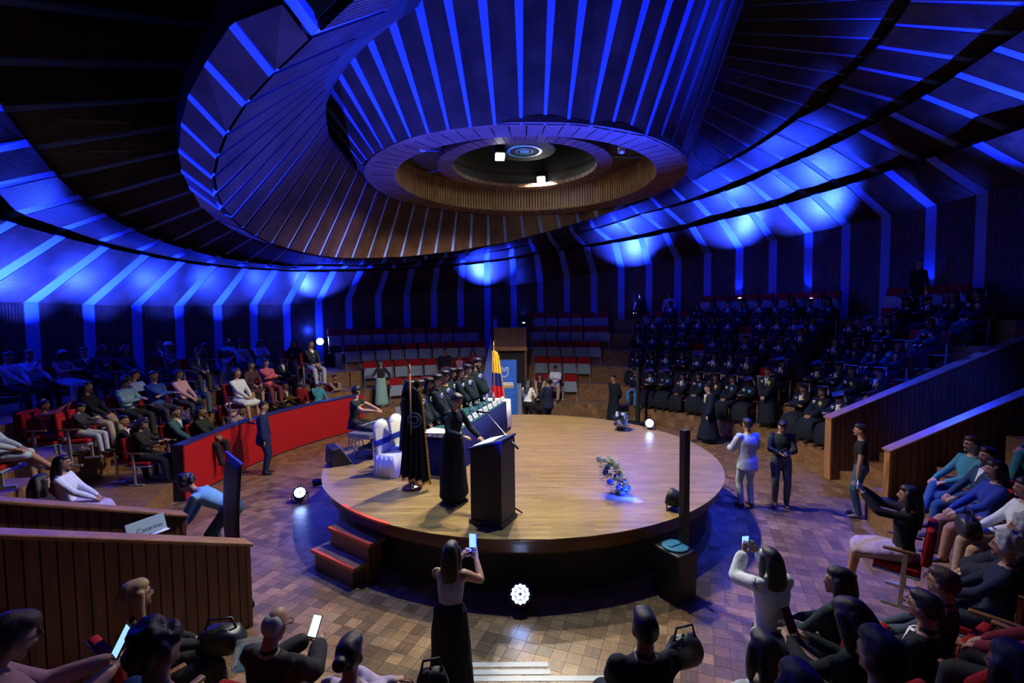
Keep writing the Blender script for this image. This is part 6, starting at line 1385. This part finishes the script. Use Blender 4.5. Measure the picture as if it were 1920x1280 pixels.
q = onz(1200, 798, 0); column('slim black column loudspeaker behind the stage before the graduates', (q.x-.15, q.y-.3, 0), 2.0, False)
# lamps: parcans
def parcan(label, loc, aim, on=True, r_=.11, led=False, stand=True, w_=None, nm='stage_lamp'):
    e = tag(empty('stage_light', loc), label, 'lamp'); d = (V(aim)-V(loc)).normalized(); q = d.to_track_quat('Z', 'Y').to_matrix()
    mb = MB(); mb.lathe([(r_*.55, -.16), (r_*.9, -.12), (r_, -.02), (r_*1.02, .03)], 20, (0, 0, 0), 0, q); mb.build('housing', M['black'], e, True)
    mb = MB()
    if led:
        for i in range(12): a = i*.5236; mb.lathe([(r_*.17, .024), (r_*.15, .036)], 8, q @ V((r_*.66*math.cos(a), r_*.66*math.sin(a), 0)), 0, q)
        for i in range(6): a = i*1.047; mb.lathe([(r_*.17, .024), (r_*.15, .036)], 8, q @ V((r_*.3*math.cos(a), r_*.3*math.sin(a), 0)), 0, q)
    else: mb.lathe([(r_*.86, .018), (r_*.80, .030)], 20, (0, 0, 0), 0, q)
    mb.build('lens', M['lens'] if on else M['lensoff'], e)
    if stand:
        s = q @ V((1, 0, 0)); s.z = 0; s = s.normalized() if s.length > .1 else V((1, 0, 0)); mb = MB(); z = -V(loc).z+stand if not isinstance(stand, bool) else -(r_+.04)
        mb.tube([s*(r_+.02), s*(r_+.02)+V((0, 0, z)), -s*(r_+.02)+V((0, 0, z)), -s*(r_+.02)], .010, 6); mb.build('yoke', M['black'], e)
    return e
PARS = []
parcan('lit blue lamp on the stage rim near the white flowers', (3.19, 1.97, HS+.16), (0.9, -3.8, 1.6), True, .12)
pf = parcan('dark lamp with a red display on the stage front right, seen from behind', (2.20, -2.88, HS+.17), (.3, -1.3, 1.6), True, .13)
mb = MB(); mb.box((0, 0, 0), (.02, .006, .055)); q = mb.build('red_display', M['led'], pf); q.location = (.09, -.115, .0); q.rotation_euler = (0, 0, .5)
parcan('lit blue floor lamp left of the stage', (-4.50, -.40, .18), (-2.6, -3.8, 3.4), True, .13, True)
parcan('lit floor lamp with a ring of blue diodes in front of the stage', (-.03, -4.02, .24), (-.02, -9.8, 4.2), True, .14, True)
parcan('small blue lamp tucked under the left stage rim', (-3.98, -.85, .55), (-6, -1.2, .3), True, .07, False, False)
wl_ = [(600, 640, 'big bright blue wall lamp facing the hall above the left audience', .17), (982, 606, 'small blue wall lamp above the far passage', .07), (1190, 588, 'small blue wall lamp at the far end of the graduates block', .07), (1387, 560, 'blue wall lamp hidden behind the topmost seats', .07), (1522, 560, 'blue wall lamp between two pale strips, right block', .07), (1746, 556, 'bright blue wall lamp beside the dark silhouette', .07)]
for i, (x, y, lab, rr) in enumerate(wl_):
    q = oncyl(x, y, 12.15); t = (CAM+V((0, 3, 0))) if i == 0 else V((q.x*.93, q.y*.93, q.z+2.4))
    parcan(lab, q, t, True, rr)
# the two lamps of the opening
for i, (x, y) in enumerate(((937, 287), (1015, 333))):
    q = onz(x, y, 6.92); e = tag(empty('ceiling_spotlight', q), f'very bright white spotlight in the ceiling opening, {"nearer" if i == 0 else "farther"} one', 'lamp')
    mb = MB(); d = (V((0, -3, 2))-q).normalized(); qm = d.to_track_quat('Z', 'Y').to_matrix(); mb.box((0, 0, 0), (.22, .22, .20), 0, qm, .03); mb.build('housing', M['black'], e); mb = MB(); mb.box(qm @ V((0, 0, .105)), (.17, .17, .012), 0, qm, .004); mb.build('lens', M['lensw'], e)
    mb = MB(); mb.tube([(0, 0, .08), (0, 0, .9)], .012, 6); mb.build('bracket', M['black'], e)
for i, (x, y) in enumerate(((792, 274), (1166, 278))):
    q = onz(x, y, 6.46); e = tag(empty('ring_spotlight', q), f'small dark spotlight inside the round opening, {"left" if i == 0 else "right"} one', 'lamp'); t = (V((0, -4.5, 0))-q).normalized().to_track_quat('Z', 'Y').to_matrix()
    mb = MB(); mb.lathe([(.04, -.12), (.06, -.08), (.06, .07)], 12, (0, 0, 0), 0, t); mb.build('housing', M['steel'], e, True); mb = MB(); mb.tube([(0, 0, .05), (0, 0, .55)], .012, 6); mb.build('bracket', M['black'], e)
# flowers
def bouquet(label, loc, h, lean, n, blue_share):
    r = tag(empty('flower_arrangement', loc), label, 'flowers'); L3 = V(lean)
    mb = MB(); mb.lathe([(.07, 0), (.09, .05), (.06, .09)], 14); mb.build('pot', M['black'], r, True)
    mb = MB()
    for i in range(360):
        t = R_.random(); c = L3*t+V((0, 0, .06+h*t)); a = R_.uniform(0, 6.28); rr = .06+.13*math.sin(math.pi*min(1, t*.95+.05)); p = c+V((math.cos(a), math.sin(a), R_.uniform(-.3, .4)))*rr*R_.uniform(.4, 1)
        d = (p-c).normalized(); s = d.cross(V((0, 0, 1))); s = s.normalized() if s.length > .1 else V((1, 0, 0)); l_ = R_.uniform(.05, .10)
        mb.add([p, p+d*l_*.5+s*.018, p+d*l_, p+d*l_*.5-s*.018+V((0, 0, .008))], [(0, 1, 2), (0, 2, 3)])
    q = mb.build('leaves', M['leaf'], r); tag(q, None, None, None, 'stuff')
    for i in range(n):
        t = (i+.5)/n*.98+.02; c = L3*t+V((0, 0, .08+h*t)); a = R_.uniform(0, 6.28); p = c+V((math.cos(a), math.sin(a)*.9-.3, .15))*.13
        k = 'petalw' if (t > .78 or R_.random() > blue_share) else 'petalb'
        if .55 < t < .78 and i % 2 == 0: k = 'petaly'
        mb = MB(); rr = R_.uniform(.026, .040)
        for j in range(6): b = j*1.047; mb.ball(p+V((math.cos(b)*rr*.7, -.005, math.sin(b)*rr*.7)), (rr*.55, rr*.35, rr*.55), 0, 6, 4)
        mb.ball(p+V((0, -.012, 0)), rr*.45, 0, 6, 4); mb.build('blossom', M[k], r, True)
q = onz(1163, 927, HS); bouquet('slanting arrangement of white, yellow and blue flowers on the stage front', q, .50, (-.24, .05, 0), 26, .75)
q = onz(1163, 806, HS); bouquet('arrangement of white and blue flowers at the stage rear rim', q, .36, (.03, 0, 0), 16, .5)
# black banner by the aisle wall, seen from its back
pa_, pb_ = onz(457, 871, 1.90), onz(421, 843, 1.90); c_ = (pa_+pb_)/2; c_.z = 0; dd = pb_-pa_; r = tag(empty('rollup_banner', c_, math.atan2(dd.y, dd.x)), 'tall black roll-up banner seen edge on beside the left aisle wall', 'banner'); wd = .80
vs, fs = [], []
for j in range(13):
    z = .06+1.82*j/12; bow = .06*math.sin(math.pi*j/12)
    for i in range(5): vs.append(V((-wd/2+wd*i/4, bow, z)))
for j in range(12):
    for i in range(4): fs.append((j*5+i, j*5+i+1, j*5+i+6, j*5+i+5))
q = mesh_obj('sheet', vs, fs, M['black'], r, None, True); q.modifiers.new('s', 'SOLIDIFY').thickness = .006
mb = MB(); mb.box((0, 0, 1.885), (wd+.01, .03, .03), 0, None, .004); mb.build('top_rail', mat('blue_rail', (.03, .06, .35), .4), r); mb = MB(); mb.box((0, 0, .04), (wd+.02, .16, .08), 0, None, .015); mb.build('cassette', M['black'], r); mb = MB(); mb.tube([(0, -.03, .08), (0, -.03, 1.87)], .010, 6); mb.build('support_pole', M['steel'], r)
# sign leaning between the aisle walls
sa, sb_ = onz(236, 990, 1.15), onz(309, 964, 1.15); c_ = (sa+sb_)/2; dd = sb_-sa; e = tag(empty('name_sign', c_-V((0, 0, .10)), math.atan2(dd.y, dd.x)), 'pale name sign with black lettering between the left aisle walls', 'sign')
wd = dd.length; mb = MB(); mb.box((0, 0, .03), (wd, .012, .20), 0, Rx(-.35), .003); mb.build('board', mat('sign_blue_grey', (.30, .42, .50), .4), e); t = text('Catarino', .085, (.03, -.018, .0), (math.pi/2-.35, 0, 0), M['black'], e)
mb = MB(); mb.box((0, -.05, -.075), (wd, .10, .008)); mb.build('lip', M['paper'], e)
mb = MB(); mb.tube([(0, .06, .0), (0, .10, -.78)], .012, 6); mb.build('prop', M['black'], e)
# balloon, cushion, bags, box of papers
q = onz(505, 737, 1.2); mb = MB(); mb.ball(q, (.075, .075, .09), 0, 16, 10); mb.tube([q-V((0, 0, .09)), q-V((0, 0, .11))], [.006, .014], 6); tag(mb.build('balloon', mat('balloon_blue', (.25, .5, .75), .2), None, True), 'pale blue balloon held in front of the boy in navy', 'balloon')
q = onz(482, 703, .95+.72); mb = MB(); mb.ball((0, 0, 0), (.24, .16, .07), 0, 16, 8); o = mb.build('cushion', M['white'], None, True); o.location = q; tag(o, 'white cushion on the lap of the woman in maroon', 'cushion')
def bag(label, loc, sz, m, rz=0):
    r = tag(empty('handbag', loc, rz), label, 'bag'); mb = MB(); 
    vs_, fs_ = [], []
    for j in range(9):
        t = j/8; zz = sz[2]*t; q_ = (1-.35*t**2)*(1-.25*(1-t)**6)*(.25 if j == 8 else 1)
        for i in range(16):
            a = 6.283*i/16; c, s2 = math.cos(a), math.sin(a); e = .6
            vs_.append(V((math.copysign(abs(c)**e, c)*sz[0]/2*q_*(1+.05*math.sin(3*a+t*4)), math.copysign(abs(s2)**e, s2)*sz[1]/2*q_*(1+.06*math.cos(2*a+t*5)), zz+.012*math.sin(4*a)*t)))
    for j in range(8):
        for i in range(16): fs_.append((j*16+i, j*16+(i+1) % 16, (j+1)*16+(i+1) % 16, (j+1)*16+i))
    fs_ += [tuple(range(15, -1, -1)), tuple(range(128, 144))]; mb.add(vs_, fs_); mb.build('body', m, r, True); mb = MB(); mb.tube([(-sz[0]*.3, 0, sz[2]*.9), (-sz[0]*.22, 0, sz[2]*1.35), (sz[0]*.22, 0, sz[2]*1.35), (sz[0]*.3, 0, sz[2]*.9)], .010, 6); mb.build('strap', m, r, True)
q = onz(328, 850, .25); bag('brown leather handbag in the front row near the barrier', (q.x, q.y, .25), (.34, .16, .30), M['leather'], .8)
o = nearp['woman in the white knitted blouse']; q = at_hand(o, (-.02, .42, .60)); bag('black handbag with loops on the lap of the woman in white knit', q, (.36, .22, .24), M['blacksatin'], 1.2)
o = nearp['blonde woman']; q = at_hand(o, (.10, .46, .56)); bag('shiny black bag on the lap of the blonde woman', q, (.40, .26, .20), M['blacksatin'], .2)
q = at_hand(o, (.42, .60, .60)); mb = MB(); mb.box((0, 0, 0), (.30, .22, .10), 0, None, .012); r = tag(empty('clear_box', q), 'clear plastic box with a turquoise card beside the blonde woman', 'box'); r.rotation_euler = (.5, 0, .3); mb.build('box', M['glass'], r); mb = MB(); mb.box((0, 0, -.03), (.24, .16, .01)); mb.build('card', mat('turquoise_card', (.03, .35, .42), .5), r)
o = nearp['man in the dark suit, near row']; q = at_hand(o, (.50, .42, .60)); bag('dark woven handbag on the lap right of the suited man', q, (.32, .18, .22), M['blacksatin'], .3)
o = nearp['woman with tied hair']; q = at_hand(o, (.34, .44, .60)); bag('small black handbag with studs beside the woman with tied hair', q, (.26, .14, .20), M['black'], .3)
# pale floor tape strips at the foot of the near aisle
for i, (x0, x1, y) in enumerate(((882, 1028, 1246), (882, 1032, 1260), (870, 1200, 1272))):
    a, b = onz(x0, y, .002), onz(x1, y-1, .002); d = (b-a); s = V((-d.y, d.x, 0)).normalized()*.035; mb = MB(); vs = [a-s, b-s, b+s, a+s]; mb.add([v+V((0, 0, .002)) for v in vs]+[v for v in vs], [(0, 1, 2, 3), (7, 6, 5, 4), (0, 4, 5, 1), (1, 5, 6, 2), (2, 6, 7, 3), (3, 7, 4, 0)]); tag(mb.build('floor_tape', mat('grey_tape', (.42, .44, .44), .35)), f'grey floor tape strip at the near edge, {ords[i]} from the stage', 'tape')
bpy.data.scenes.remove(WORK)
